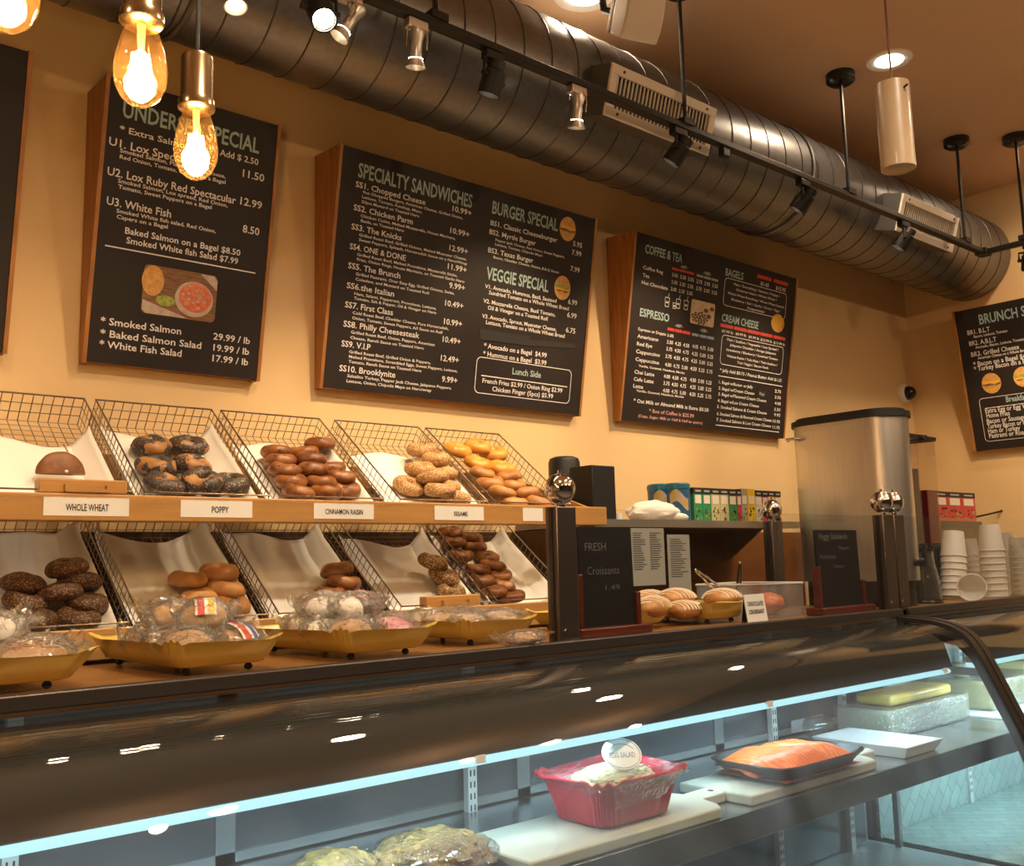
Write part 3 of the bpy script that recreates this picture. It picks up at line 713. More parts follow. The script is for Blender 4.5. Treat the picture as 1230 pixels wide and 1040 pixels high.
b.tube([(pc[0] + 0.05, pc[1] + 0.01, pc[2] + 0.245), (pc[0] + 0.07, pc[1] + 0.006, pc[2] + 0.245)], 0.004, 6)
b.build('shade_pins', blackm, hl)

# ------------------------------------------------------------------ edison bulb pendants
fil = glow('hot_filament', (1.0, 0.66, 0.28), 130)
corem = mat('bulb_stem', (0.5, 0.35, 0.2), 0.3)
def edison(c, label):
    c = Vector(c)          # centre of the glass belly
    t = thing('edison_pendant', label, 'pendant light', (c.x, c.y, c.z), 'edison bulb pendants over the counter')
    G = 1.0
    prof = [(0.0, -0.046), (0.012, -0.044), (0.023, -0.035), (0.0305, -0.018), (0.032, 0.0), (0.030, 0.018), (0.0255, 0.036), (0.0195, 0.055), (0.0155, 0.068), (0.014, 0.076)]
    MB().lathe([(r * G, z * G) for r, z in prof], 32, c).build('glass_bulb', ambg, t)
    f = MB()
    for k in range(8):
        a = 2 * PI * k / 8
        f.tube([c + Vector((0.009 * math.cos(a), 0.009 * math.sin(a), 0.020)), c + Vector((0.0155 * math.cos(a + .5), 0.0155 * math.sin(a + .5), -0.028))], 0.0026, 5)
    f.build('filament', fil, t)
    MB().tube([c + Vector((0, 0, 0.07)), c + Vector((0, 0, 0.022)), c + Vector((0, 0, -0.02))], [0.006, 0.004, 0.0015], 8).build('glass_stem', corem, t)
    MB().lathe([(0.0, 0.060), (0.0235, 0.060), (0.027, 0.063), (0.027, 0.074), (0.0235, 0.079), (0.0235, 0.140), (0.0215, 0.145), (0.012, 0.147), (0.006, 0.152)], 28, c).build('brass_socket', brass, t)
    MB().tube([c + Vector((0, 0, 0.132)), c + Vector((0, 0, CEIL - c.z))], 0.0032, 6).build('cord', blackm, t)
    lamp('bulb_glow', 'POINT', c, 4.8, (1, 0.62, 0.30), None, 0.03, parent=t)
edison((0.434, 1.172, EYE + 0.617), 'lit edison bulb pendant before the top left corner of the salmon menu')
edison((0.588, 1.360, EYE + 0.620), 'lit edison bulb pendant hanging lower on a black cord before the salmon menu')
edison(tuple(at(10, -12, Z=EYE + 0.62)), 'lit amber edison bulb cut off by the upper left corner of the view')

# ------------------------------------------------------------------ dome camera on the wall corner
dc = thing('security_camera', 'small dark dome camera on a round cream base on the wall near the corner', 'security camera', (5.93, WY, EYE + 1.0))
Rq = Vector((0, -1, 0)).to_track_quat('Z', 'Y').to_matrix()
cpos = Vector((5.88, WY, EYE + 0.985))
MB().lathe([(0.062, 0), (0.062, 0.02), (0.05, 0.035), (0.046, 0.035), (0, 0.03)], 28, cpos, Rq).build('base', whitem, dc)
MB().lathe([(0.043, 0.03), (0.043, 0.045), (0.036, 0.066), (0.02, 0.08), (0, 0.084)], 28, cpos, Rq).build('dome', blackg, dc)

# ------------------------------------------------------------------ menu boards
_cv = {}
def raw_text(s, bold):
    k = (s, bold)
    if k not in _cv:
        cu = bpy.data.curves.new('t', 'FONT'); cu.body = s; cu.size = 1.0; cu.resolution_u = 2; cu.offset = bold
        ob = bpy.data.objects.new('t', cu)
        me = bpy.data.meshes.new_from_object(ob)
        vs = [v.co.copy() for v in me.vertices]; fs = [tuple(p.vertices) for p in me.polygons]
        bpy.data.objects.remove(ob); bpy.data.curves.remove(cu); bpy.data.meshes.remove(me)
        _cv[k] = (vs, fs)
    return _cv[k]
CAP = max(v.y for v in raw_text('H', 0.0)[0])
def put_text(mb, s, org, ex, ey, width, cap, bold=0.0, m=0):
    """lettering on the plane (org, ex, ey): org is the left end of the baseline"""
    vs, fs = raw_text(s, bold)
    xs = [v.x for v in vs]
    if not xs: return
    a, w = min(xs), max(xs) - min(xs)
    mb.add([org + ex * ((v.x - a) / w * width) + ey * (v.y / CAP * cap) for v in vs], fs, m, False)

BH = 0.835
SHP = {
 'b2': [('box', .671, .65, 1.185, .792), ('line', .70, .722, 1.165, .722)],
 'b3': [('box', .655, .092, 1.178, .228), ('box', .67, .368, 1.19, .513), ('line', .667, .57, 1.205, .57), ('line', .679, .8085, 1.209, .8085)],
 'b1': [('line', .033, .491, .511, .491)],
 'b4': [('box', .07, .53, .62, .787), ('line', .10, .591, .60, .591)]}
PILL = [(.261, .387 - .274, .313, .124, 1), (.314, .112, .366, .123, 1), (.368, .112, .421, .123, 1), (.266, .389, .317, .403, 1), (.32, .389, .372, .403, 1), (.376, .389, .43, .403, 1),
        (.441, .114, .492, .125, 3), (.496, .114, .548, .125, 3), (.552, .114, .604, .125, 3), (.443, .391, .494, .404, 2), (.5, .391, .552, .404, 2), (.556, .391, .609, .404, 2),
        (.91, .034, 1.033, .052, 1), (1.051, .034, 1.179, .052, 1), (.65, .317, .751, .333, 1), (.758, .317, .862, .333, 1), (.866, .317, .973, .333, 1), (.976, .317, 1.082, .333, 1), (1.09, .317, 1.197, .333, 1)]
def rrect(u0, v0, u1, v1, r, n=5):
    out = []
    for cx, cy, a0 in ((u1 - r, v0 + r, -90), (u1 - r, v1 - r, 0), (u0 + r, v1 - r, 90), (u0 + r, v0 + r, 180)):
        for k in range(n + 1):
            a = math.radians(a0 + 90 * k / n); out.append((cx + r * math.cos(a), cy + r * math.sin(a)))
    return out
bun = mat('bun_print', (0.62, 0.30, 0.07), 0.6, 0, (0.75, 0.45, 0.14), 60)
patty = mat('patty_print', (0.16, 0.05, 0.03), 0.6, 0, (0.30, 0.08, 0.05), 80)
leaf = mat('lettuce_print', (0.22, 0.34, 0.05), 0.6, 0, (0.45, 0.5, 0.1), 80)
cheese_p = mat('cheese_print', (0.85, 0.48, 0.05), 0.6)
plank = mat('plank_print', (0.30, 0.16, 0.08), 0.6, 0, (0.16, 0.08, 0.04), 25, stretch=(1, 8, 8))
pale = mat('pale_print', (0.62, 0.52, 0.44), 0.6, 0, (0.45, 0.36, 0.3), 40)
salm = mat('salmon_print', (0.62, 0.12, 0.05), 0.6, 0, (0.75, 0.28, 0.16), 60)
bean = mat('bean_print', (0.10, 0.05, 0.03), 0.6)
beige = mat('beige_print', (0.70, 0.55, 0.36), 0.6, 0, (0.55, 0.40, 0.24), 40)

def board(key, label, tl, ex, depth_dir, width, texts, right_side=True):
    """wedge box on the wall with a forward-tilted printed panel; tl = top-left corner of the face"""
    tl = Vector(tl); ex = Vector(ex)
    out = -Vector(depth_dir)                 # horizontal, away from the wall
    top_out, bot_out = 0.18, 0.04
    H3 = math.sqrt(BH * BH - 0.14 * 0.14)
    ey = (Vector((0, 0, H3)) + out * 0.14) / BH    # up along the face
    en = ex.cross(ey)
    if en.dot(out) < 0: en = -en
    root = thing('menu_board', label, 'menu board', tl + ex * width / 2 - ey * BH - out * bot_out, 'tilted menu boards')
    P = lambda u, v, d=0.0: tl + ex * u - ey * v + en * d
    fr = MB()
    th = 0.018
    for u0, s in ((0.0, 1), (width - th, 1)):
        a, b = P(u0, -0.004, -0.012), P(u0, BH + 0.004, -0.012)
        wa, wb = Vector(a), Vector(b)
        wa = a - out * (top_out - 0.016 + 0.0); wb = b - out * (bot_out - 0.014)
        wa.z += 0.010
        fr.poly([a, b, wb, wa], ex * th)
    a = P(th, 0, -0.012); wa = a - out * (top_out - 0.018); wa.z += 0.01
    fr.poly([a, wa, wa - Vector((0, 0, .016)), a - ey * 0.016], ex * (width - 2 * th))
    a = P(th, BH, -0.012); wa = a - out * (bot_out - 0.014)
    fr.poly([a, wa, wa + Vector((0, 0, .016)), a + ey * 0.016], ex * (width - 2 * th))
    # thin oak edge strips up both sides of the panel
    for u0 in (-0.004, width - 0.008):
        fr.poly([P(u0, -0.004, -0.012), P(u0 + 0.012, -0.004, -0.012), P(u0 + 0.012, -0.004, 0.003), P(u0, -0.004, 0.003)], -ey * (BH + 0.008))
    part_label(fr.build('frame', oak, root), 'orange brown oak box frame')
    pn = MB().poly([P(0.009, 0, -0.012), P(width - 0.009, 0, -0.012), P(width - 0.009, 0, 0), P(0.009, 0, 0)], -ey * BH)
    panel = pn.build('panel', boardm, root)
    D = 0.0012
    # lines of print that stand close together form one block
    rects = [(u - .012, v - c - .009, u + w + .012, v + c * .3 + .009) for st, s, u, v, w, c in texts]
    lab = list(range(len(texts)))
    for a in range(len(texts)):
        for b in range(a):
            if 'h' in (texts[a][0], texts[b][0]): continue
            A, B = rects[a], rects[b]
            if A[0] < B[2] and B[0] < A[2] and A[1] < B[3] and B[1] < A[3]:
                la, lb = lab[a], lab[b]
                lab = [lb if q == la else q for q in lab]
    secs = {q: MB() for q in lab}
    for k_, (st, s, u, v, w, c) in enumerate(texts):
        if st == 'h':
            v -= 0.022 if key == 'b1' else 0.013 if s.startswith('SPECIALTY') else 0.003 if key != 'b3' else 0.0; c *= 0.84
            hd = MB(); put_text(hd, s, P(u, v, D), ex, ey, w, c, 0.02)
            hd.build('heading_lettering', teal, panel)
            continue
        tx_ = secs[lab[k_]]
        if st == 'r': put_text(tx_, s, P(u, v, D), ex, ey, w, c, 0.012, 1)
        else: put_text(tx_, s, P(u, v, D), ex, ey, w, c, 0.014 if st == 't' else 0.016, 0)
    tx_ = MB()
    for sh in SHP.get(key, []):
        tx_ = MB()
        if sh[0] == 'line':
            tx_.add([P(sh[1], sh[2] - .002, D), P(sh[3], sh[4] - .002, D), P(sh[3], sh[4] + .002, D), P(sh[1], sh[2] + .002, D)], [(0, 1, 2, 3)], 0, False)
            tx_.build('ruled_line', cream, panel)
        else:
            o_, i_ = rrect(*sh[1:], 0.022), rrect(sh[1] + .003, sh[2] + .003, sh[3] - .003, sh[4] - .003, 0.019)
            n_ = len(o_)
            tx_.add([P(u, v, D) for u, v in o_ + i_], [(k, (k + 1) % n_, n_ + (k + 1) % n_, n_ + k) for k in range(n_)], 0, False)
            tx_.build('outline_box', cream, panel)
    for q in secs.values():
        if q.F: q.build('menu_lettering', [cream, pinkm], panel)
    def flat(mb, pts, m, d=D): mb.add([P(u, v, d) for u, v in pts], [tuple(range(len(pts)))], m, False)
    def oval(cu, cv, ru, rv, n=24, a0=0, a1=360): return [(cu + ru * math.cos(math.radians(a0 + (a1 - a0) * k / n)), cv + rv * math.sin(math.radians(a0 + (a1 - a0) * k / n))) for k in range(n if a1 - a0 == 360 else n + 1)]
    def burger(cu, cv, ru, rv, green):
        b = MB()
        flat(b, oval(cu, cv, ru, rv), 0)
        flat(b, rrect(cu - ru * .95, cv - rv * .12, cu + ru * .95, cv + rv * .2, rv * .15), 1 if not green else 3, D + .0004)
        flat(b, [(cu - ru * .9, cv - rv * .25), (cu + ru * .85, cv - rv * .2), (cu + ru * .9, cv), (cu + ru * .3, cv + rv * .12), (cu - ru * .2, cv), (cu - ru * .9, cv + rv * .05)], 2 if green else 3, D + .0008)
        flat(b, [(cu - ru * .8, cv + rv * .22), (cu + ru * .8, cv + rv * .2), (cu + ru * .5, cv + rv * .36), (cu, cv + rv * .26), (cu - ru * .5, cv + rv * .34)], 2 if not green else 1, D + .0008)
        part_label(b.build('food_photo', [bun, patty, leaf, cheese_p], panel), 'small round photo of a stacked sandwich')
    if key == 'b2':
        burger(1.092, .073, .046, .05, False); burger(1.09, .318, .046, .05, True)
        t = MB(); flat(t, [(.673, .543), (.935, .541), (.937, .578), (.677, .585)], 0, D + .0012); flat(t, [(.934, .552), (1.19, .538), (1.189, .557), (.935, .578)], 0, D + .0012)
        part_label(t.build('black_tape', inkm, panel), 'strip of black tape over a crossed out line')
    if key == 'b4':
        burger(.157, .45, .055, .06, False); burger(.338, .44, .055, .058, True)
    if key == 'b1':
        ph = MB()
        rr = rrect(.153, .523, .387, .671, .015)
        flat(ph, rr, 0)
        flat(ph, [(.155, .63), (.30, .669), (.168, .67), (.155, .66)], 1, D + .0004)
        flat(ph, [(.33, .525), (.375, .525), (.386, .54), (.386, .57)], 1, D + .0004)
        flat(ph, oval(.182, .57, .034, .046), 2, D + .0006)
        flat(ph, oval(.315, .607, .062, .055), 1, D + .0006)
        flat(ph, oval(.318, .602, .052, .046), 3, D + .001)
        for k in range(14):
            a = k * 2.4; rr_ = .012 + .036 * ((k * 37) % 10) / 10
            flat(ph, oval(.318 + rr_ * math.cos(a), .602 + rr_ * .85 * math.sin(a), .006, .004, 8), 1, D + .0014)
        flat(ph, oval(.225, .625, .03, .016), 4, D + .0008)
        part_label(ph.build('food_photo', [plank, pale, bun, salm, leaf], panel), 'rounded photo of a salmon bagel on a wooden board')
    if key == 'b3':
        for u0, v0, u1, v1, m in PILL:
            pl = MB(); flat(pl, rrect(u0, v0, u1, v1, (v1 - v0) * .35), 0, D + .0002)
            pl.build('price_tab', (redm, bluem, greym)[m - 1], panel)
        ph = MB(); flat(ph, rrect(.42, .234, .598, .347, .012), 0)
        for k in range(26):
            a = k * 2.39996; r_ = .05 * math.sqrt(k / 26)
            flat(ph, oval(.49 + r_ * 1.2 * math.cos(a), .315 + r_ * .6 * math.sin(a), .009, .005, 10), 1, D + .0004)
        for cu, cv in ((.53, .275), (.575, .262), (.555, .30)): flat(ph, oval(cu, cv, .022, .014), 2, D + .0006); flat(ph, oval(cu, cv, .016, .009), 1, D + .0009)
        part_label(ph.build('food_photo', [beige, bean, pale], panel), 'photo of coffee cups and beans')
        ph = MB(); flat(ph, oval(1.119, .252, .058, .047), 0); flat(ph, oval(1.119, .244, .042, .028), 1, D + .0004)
        part_label(ph.build('food_photo', [bun, cheese_p], panel), 'round photo of an orange topped bagel')
        st = MB(); flat(st, rrect(.998, .607, 1.07, .645, .004), 0, D + .001); put_text(st, 'Egg', P(1.012, .63, D + .0014), ex, ey, .042, .012, .01, 1)
        st.build('sticker', [inkm, greym], panel)
        ic = MB()
        for k, (cu, cv) in enumerate(((.248, .276), (.30, .285), (.326, .272), (.382, .27))):
            w, h = (.017, .022) if k != 1 else (.013, .014)
            for ring, o2 in ((1, 0),):
                q1 = [(cu - w, cv - h), (cu + w, cv - h), (cu + w * .75, cv + h), (cu - w * .75, cv + h)]
                q2 = [(cu - w + .003, cv - h + .003), (cu + w - .003, cv - h + .003), (cu + w * .75 - .003, cv + h - .003), (cu - w * .75 + .003, cv + h - .003)]
                ic.add([P(u, v, D) for u, v in q1 + q2], [(i, (i + 1) % 4, 4 + (i + 1) % 4, 4 + i) for i in range(4)], 0, False)
            if k != 1: flat(ic, [(cu + .002, cv - h), (cu + .005, cv - h), (cu + .012, cv - h - .02), (cu + .009, cv - h - .02)], 0)
            flat(ic, rrect(cu - w * .5, cv - .003, cu + w * .5, cv + .005, .002), 0)
        ic.build('cup_icons', cream, panel)
    return root
YT, ZT = WY - 0.18, EYE + 1.44
board('b1', 'narrow black salmon menu board with a bagel photo behind the edison bulbs', (.95, YT, ZT), (1, 0, 0), (0, 1, 0), .555, TXT['b1'])
board('b2', 'wide black menu board of specialty sandwiches, burgers and veggie specials', (1.735, YT, ZT), (1, 0, 0), (0, 1, 0), 1.255, TXT['b2'])
board('b3', 'wide black menu board of coffee, espresso, bagels and cream cheese with red price tabs', (3.237, YT, ZT), (1, 0, 0), (0, 1, 0), 1.26, TXT['b3'])
board('b0', 'blank edge of a black menu board cut off at the left side of the view', (-.52, YT, ZT), (1, 0, 0), (0, 1, 0), 1.262, [])
board('b4', 'black brunch menu board tilted out from the right wall', (WX - 0.18, 2.62, EYE + 1.415), (0, -1, 0), (1, 0, 0), 1.25, TXT['b4'])

# ------------------------------------------------------------------ bagel shelves
SY = 2.475                       # front face of the shelf boards
UZ = EYE + 0.193                 # top of the upper front board
LZ = EYE - 0.128
SLX0, SLX1 = -0.35, 2.62
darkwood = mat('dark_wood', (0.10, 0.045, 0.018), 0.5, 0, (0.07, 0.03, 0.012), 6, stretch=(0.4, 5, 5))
sh = thing('bagel_shelf', 'pine shelf board with paper name cards holding the upper row of wire baskets', 'shelf', ((SLX0 + SLX1) / 2, SY, UZ - 0.065))
MB().bb(SLX0, SLX1, SY, SY + 0.022, UZ - 0.065, UZ).build('front_board', pine, sh, 0.003)
MB().bb(SLX0, SLX1, 2.955, 2.998, UZ + 0.08, UZ + 0.155).build('back_rail', pine, sh, 0.003)
for x in (SLX0 + .01, SLX1 - .012):
    MB().poly([(x, SY + .022, UZ - .06), (x, SY + .022, UZ - .02), (x, 2.998, UZ + .155), (x, 2.998, UZ + .08)], (0.02, 0, 0)).build('side_bracket', pine, sh)
MB().bb(SLX0, SLX1, SY + .022, SY + .06, UZ - .065, UZ - .05).build('ledge', pine, sh)
lo = thing('bagel_shelf', 'lower pine shelf ledge in the shade holding the second row of wire baskets', 'shelf', ((SLX0 + SLX1) / 2, SY, LZ - 0.06))
MB().bb(SLX0, SLX1, SY, SY + 0.022, LZ - 0.075, LZ).build('front_board', pine, lo, 0.003)
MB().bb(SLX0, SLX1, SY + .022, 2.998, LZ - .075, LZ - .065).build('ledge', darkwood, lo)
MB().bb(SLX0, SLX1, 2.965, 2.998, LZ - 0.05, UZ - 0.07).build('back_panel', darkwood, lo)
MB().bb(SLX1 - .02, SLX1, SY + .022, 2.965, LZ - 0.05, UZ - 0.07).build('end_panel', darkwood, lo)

TILT = math.radians(37.5)
BB = Vector((0, math.cos(TILT), math.sin(TILT)))
BN = Vector((0, -math.sin(TILT), math.cos(TILT)))
BW, BL, BD = 0.345, 0.475, 0.085
BX = [0.585, 0.962, 1.338, 1.742, 2.118]
def make_basket(loc, label, group):
    t = thing('wire_basket', label, 'wire basket', loc, group)
    o = Vector(loc)
    P = lambda u, v, d: o + Vector((u, 0, 0)) + BB * v - BN * d     # u across, v up the slope, d below the rim plane
    b = MB()
    nu, nv = 13, 18
    r = 0.0014
    for i in range(nu + 1):
        u = BW * i / nu
        b.tube([P(u, 0.0, BD * .25), P(u, 0, BD), P(u, BL, BD), P(u, BL, 0)], r, 4)
    for j in range(nv + 1):
        v = BL * j / nv
        b.tube([P(0, v, 0), P(0, v, BD), P(BW, v, BD), P(BW, v, 0)], r, 4)
    for k in (1, 2):
        d = BD * k / 3
        b.tube([P(0, 0.0, d), P(0, BL, d), P(BW, BL, d), P(BW, 0.0, d)], r, 4)
    b.build('wire_mesh', wire, t)
    MB().tube([P(0, 0, 0), P(0, BL, 0), P(BW, BL, 0), P(BW, 0, 0)], 0.0028, 6, True).build('rim', wire, t)
    return t
UL = ['whole wheat', 'poppy', 'cinnamon raisin', 'sesame', 'egg']
ub = make_basket((BX[0], SY + .026, UZ + .010), 'upper wire basket above the whole wheat name card holding one halved bagel', 'upper row of tilted wire baskets')
dup(ub, (BX[1], SY + .026, UZ + .010), 'upper wire basket above the poppy name card, full of dark seeded bagels')
dup(ub, (BX[2], SY + .026, UZ + .010), 'upper wire basket above the cinnamon raisin name card')
dup(ub, (BX[3], SY + .026, UZ + .010), 'upper wire basket of sesame bagels above the sesame name card')
dup(ub, (BX[4], SY + .026, UZ + .010), 'upper wire basket of golden bagels at the end of the shelf by the steel post')
LBL = ['lower wire basket of dark everything bagels under the whole wheat basket', 'lower wire basket of pale plain bagels under the poppy basket', 'lower wire basket with a few dark bagels under the cinnamon raisin basket', 'lower wire basket of multiseed bagels under the sesame basket', 'lower wire basket of stacked brown bagels beside the steel post']
for x, l in zip(BX, LBL):
    dup(ub, (x, SY + .026, LZ + .010), l, 'lower row of tilted wire baskets')

def parchment(i, tier, label, top=0.40, curl=0.05, side=1):
    """paper lining laid on the basket floor, its right edge climbing the basket side"""
    o = Vector((BX[i], SY + .026, (UZ if tier else LZ) + .010))
    rr = random.Random(i * 7 + tier)
    ph = rr.random() * 6
    def fn(u, v):
        uu = 0.008 + u * (BW - 0.016); vv = 0.006 + v * (top + 0.03 * math.sin(u * 5 + ph) * v + (0.035 * max(0, u - .6) / .4) * v)
        d = BD - 0.004
        d -= 0.004 + 0.004 * math.sin(u * 9 + ph) * math.sin(v * 5 + ph)
        if side and u > 0.86: d -= (u - 0.86) / 0.14 * 0.05; uu = min(uu, BW - 0.012)
        if u < 0.08: d -= (0.08 - u) / 0.08 * 0.02
        d -= max(0, v - 0.85) * curl
        vv = min(vv, BL - 0.008)
        return o + Vector((uu, 0, 0)) + BB * vv - BN * d
    s = MB().grid(fn, 28, 26).build('parchment_sheet', paper, None, 0, 0.0008)
    tag(s, label, 'parchment paper', 'parchment linings of the bagel baskets')
tier_name = {1: 'upper', 0: 'lower'}
for i, l in enumerate(['white parchment in the upper basket behind the halved whole wheat bagel', 'white parchment under the poppy bagels', 'white parchment behind the cinnamon raisin bagels', 'white parchment mostly bare to the left of the sesame bagels']):
    parchment(i, 1, l, (0.33, 0.385, 0.375, 0.36)[i])
for i, l in enumerate(['shaded parchment behind the dark everything bagels', 'shaded parchment behind the pale plain bagels', 'shaded parchment behind the dark bagels under the cinnamon raisin card', 'curled parchment behind the multiseed bagels', 'shaded parchment beside the stacked brown bagels']):
    parchment(i, 0, l, (0.44, 0.44, 0.44, 0.40, 0.42)[i], 0.1)

# name cards
def name_card(px0, px1, text, label, frac=(0.2, 0.8), cap=0.016):
    a = at(px0, 612, Y=SY - .001); b = at(px1, 614, Y=SY - .001)
    w = b.x - a.x; zc = UZ - 0.031; h = 0.044
    c = thing('name_card', label, 'name card', (a.x + w / 2, SY - .0012, zc - h / 2), 'paper name cards along the shelf')
    MB().bb(a.x, b.x, SY - .0012, SY - .0002, zc - h / 2, zc + h / 2).build('card', cardm, c)
    if text:
        t = MB()
        put_text(t, text, Vector((a.x + w * frac[0], SY - .0018, zc - cap / 2 - .002)), Vector((1, 0, 0)), Vector((0, 0, 1)), w * (frac[1] - frac[0]), cap, 0.02)
        t.build('lettering', inkm, c)
name_card(52, 155, 'WHOLE WHEAT', 'white paper name card reading WHOLE WHEAT on the shelf edge', (.25, .75))
name_card(217, 303, 'POPPY', 'white paper name card reading POPPY on the shelf edge', (.42, .66))
name_card(377, 449, 'CINNAMON RAISIN', 'white paper name card reading CINNAMON RAISIN on the shelf edge', (.18, .81), .014)
name_card(522, 581, 'SESAME', 'white paper name card reading SESAME on the shelf edge', (.38, .66), .013)
name_card(628, 652, '', 'blank white paper card on the shelf edge next to the steel post')

# bagels
crust = {
 'wheat': seeded('wheat_crust', (0.17, 0.065, 0.02), (0.24, 0.10, 0.03), (0.3, 0.14, 0.05), 150, 0.2),
 'poppy': seeded('poppy_crust', (0.42, 0.21, 0.065), (0.26, 0.12, 0.04), (0.030, 0.030, 0.032), 260, 0.72, 25, 0.5, 19, 0.565),
 'cinnamon': seeded('cinnamon_crust', (0.30, 0.115, 0.03), (0.16, 0.055, 0.018), (0.05, 0.02, 0.01), 45, 0.16, 28, 0.38),
 'sesame': seeded('sesame_crust', (0.40, 0.20, 0.06), (0.28, 0.13, 0.04), (0.58, 0.40, 0.19), 190, 0.42),
 'egg': seeded('egg_crust', (0.72, 0.36, 0.07), (0.58, 0.25, 0.04), (0.75, 0.45, 0.12), 40, 0.1, 18, 0.32),
 'plain': seeded('plain_crust', (0.48, 0.24, 0.075), (0.34, 0.14, 0.04), (0.5, 0.28, 0.1), 60, 0.1, 16, 0.45),
 'everything': seeded('everything_crust', (0.085, 0.032, 0.012), (0.05, 0.02, 0.01), (0.26, 0.15, 0.07), 170, 0.38),
 'multiseed': seeded('multiseed_crust', (0.24, 0.11, 0.035), (0.15, 0.065, 0.02), (0.48, 0.34, 0.17), 150, 0.42),
}
def bagel_mesh(kind, seed, half=False):
    key = f'bagel_{kind}_{seed}_{half}'
    me = bpy.data.meshes.get(key)
    if me: return me
    rr = random.Random(seed * 31 + len(kind)); off = Vector((rr.random() * 9, rr.random() * 9, rr.random() * 9))
    nu, nv = 36, 18
    vs = []; fs = []
    R, r = 0.030, 0.0262
    for i in range(nu):
        a = 2 * PI * i / nu
        for j in range(nv):
            b = 2 * PI * j / nv
            rad = R + r * math.cos(b) * (1.0 if math.cos(b) > 0 else 0.85)
            z = r * (0.95 if math.sin(b) > 0 else 0.75) * math.sin(b)
            if half and z < -0.004: z = -0.004
            v = Vector((rad * math.cos(a), rad * math.sin(a), z))
            nz = noise.noise(v * 26 + off); n2 = noise.noise(v * 75 + off)
            v = v * (1 + 0.10 * nz + 0.02 * n2) + Vector((0, 0, 0.004 * nz))
            vs.append(v)
    for i in range(nu):
        for j in range(nv):
            fs.append((i * nv + j, ((i + 1) % nu) * nv + j, ((i + 1) % nu) * nv + (j + 1) % nv, i * nv + (j + 1) % nv))
    me = bpy.data.meshes.new(key)
    me.from_pydata(vs, [], fs); me.polygons.foreach_set('use_smooth', [True] * len(fs)); me.materials.append(crust[kind]); me.update()
    return me
def slope_point(px, py, tier, h):
    o = Vector((0, SY + .026, (UZ if tier else LZ) + .010)) - BN * (BD - h)
    d = ray(px, py); e = Vector((0, 0, EYE))
    return e + d * ((o - e).dot(BN) / d.dot(BN))
ORD = ['first', 'second', 'third', 'fourth', 'fifth', 'sixth']
HEAPS = {}
def pile(kind, what, where, tier, basket, rows, h=0.030, tilt=(5, 30), scale=1.0):
    """rows of bagels from the top of the pile down, each (px, py)"""
    nr = len(rows)
    for ri, row in enumerate(rows):
        rn = 'top' if ri == 0 else 'bottom' if ri == nr - 1 else ORD[ri]
        for ci, it in enumerate(row):
            p = slope_point(it[0], it[1], tier, h)
            t_ = it[3] if len(it) > 3 else random.uniform(*tilt)
            rot = Matrix.Rotation(math.radians(t_), 3, 'X') @ Matrix.Rotation(math.radians(random.uniform(-10, 10)), 3, 'Y') @ Matrix.Rotation(random.uniform(0, 6), 3, 'Z')
            s = scale * random.uniform(0.96, 1.03)
            n = len(row)
            pos = '' if n == 1 else ('leftmost ' if ci == 0 else 'rightmost ' if ci == n - 1 else ORD[ci] + ' from left ')
            HEAPS.setdefault((tier, basket), []).append([p, rot, s, kind, (ri * 3 + ci) % 4, f'{what} bagel, {pos}in {rn} row of {where}', f'{what} bagels in the {where}', h])
def settle():
    """push bagels that share a basket apart until they only touch, then set them down"""
    for (tier, basket), L in HEAPS.items():
        o = Vector((0, SY + .026, (UZ if tier else LZ) + .010)) - BN * BD
        for it in range(120):
            for a in range(len(L)):
                for b in range(a):
                    A, B = L[a], L[b]
                    n = (A[1].col[2] + B[1].col[2]).normalized()
                    d = A[0] - B[0]; ra = .0545 * (A[2] + B[2]); rc_ = .0185 * (A[2] + B[2])
                    al = d.dot(n); pe = d - n * al
                    f = math.sqrt((pe.length / ra) ** 2 + (al / rc_) ** 2)
                    if f < 1:
                        g = pe / (ra * ra) + n * (al / (rc_ * rc_))
                        if g.length < 1e-6: g = BB.copy()
                        g.normalize()
                        k = (1 - f) * .006
                        A[0] += g * k; B[0] -= g * k
            for A in L:
                p = A[0]
                p.x = min(max(p.x, BX[basket] + .060), BX[basket] + BW - .060)
                n = A[1].col[2]; c = abs(n.dot(BN)); need = .0205 * A[2] * c + .0545 * A[2] * math.sqrt(max(0, 1 - c * c)) * .9 + .006
                hh = (p - o).dot(BN)
                if hh < need: p += BN * (need - hh) * .5
                elif hh > need + .045: p -= BN * .002
                p.y = max(p.y, SY + .075); p.y = min(p.y, 2.90)
        for p, rot, s, kind, sd, lab_, grp, h in L:
            ob = bpy.data.objects.new('bagel', bagel_mesh(kind, sd)); C.objects.link(ob); ORG[ob.name] = p
            ob.location = p; ob.rotation_euler = rot.to_euler(); ob.scale = (s, s, s)
            tag(ob, lab_, 'bagel', grp)
pile('poppy', 'black poppy', 'upper poppy basket', 1, 1, [[(182, 536), (226, 536)], [(188, 560), (230, 561)], [(200, 582), (245, 584), (284, 582)]], 0.042, (18, 30), 1.03)
pile('cinnamon', 'brown cinnamon raisin', 'upper cinnamon raisin basket', 1, 2, [[(332, 547), (370, 549), (408, 548)], [(338, 558), (376, 559), (410, 563)], [(343, 568), (383, 569)], [(350, 580), (388, 579), (420, 577)], [(358, 590), (394, 592), (433, 588, .03, 20)]], 0.042, (-4, 14), .9)
pile('sesame', 'tan sesame', 'upper sesame basket', 1, 3, [[(529, 557)], [(530, 567), (552, 571)], [(496, 580, .04, 35), (511, 575), (541, 577)], [(523, 583), (560, 583)], [(534, 593), (566, 592)]], 0.042, (-4, 16), .95)
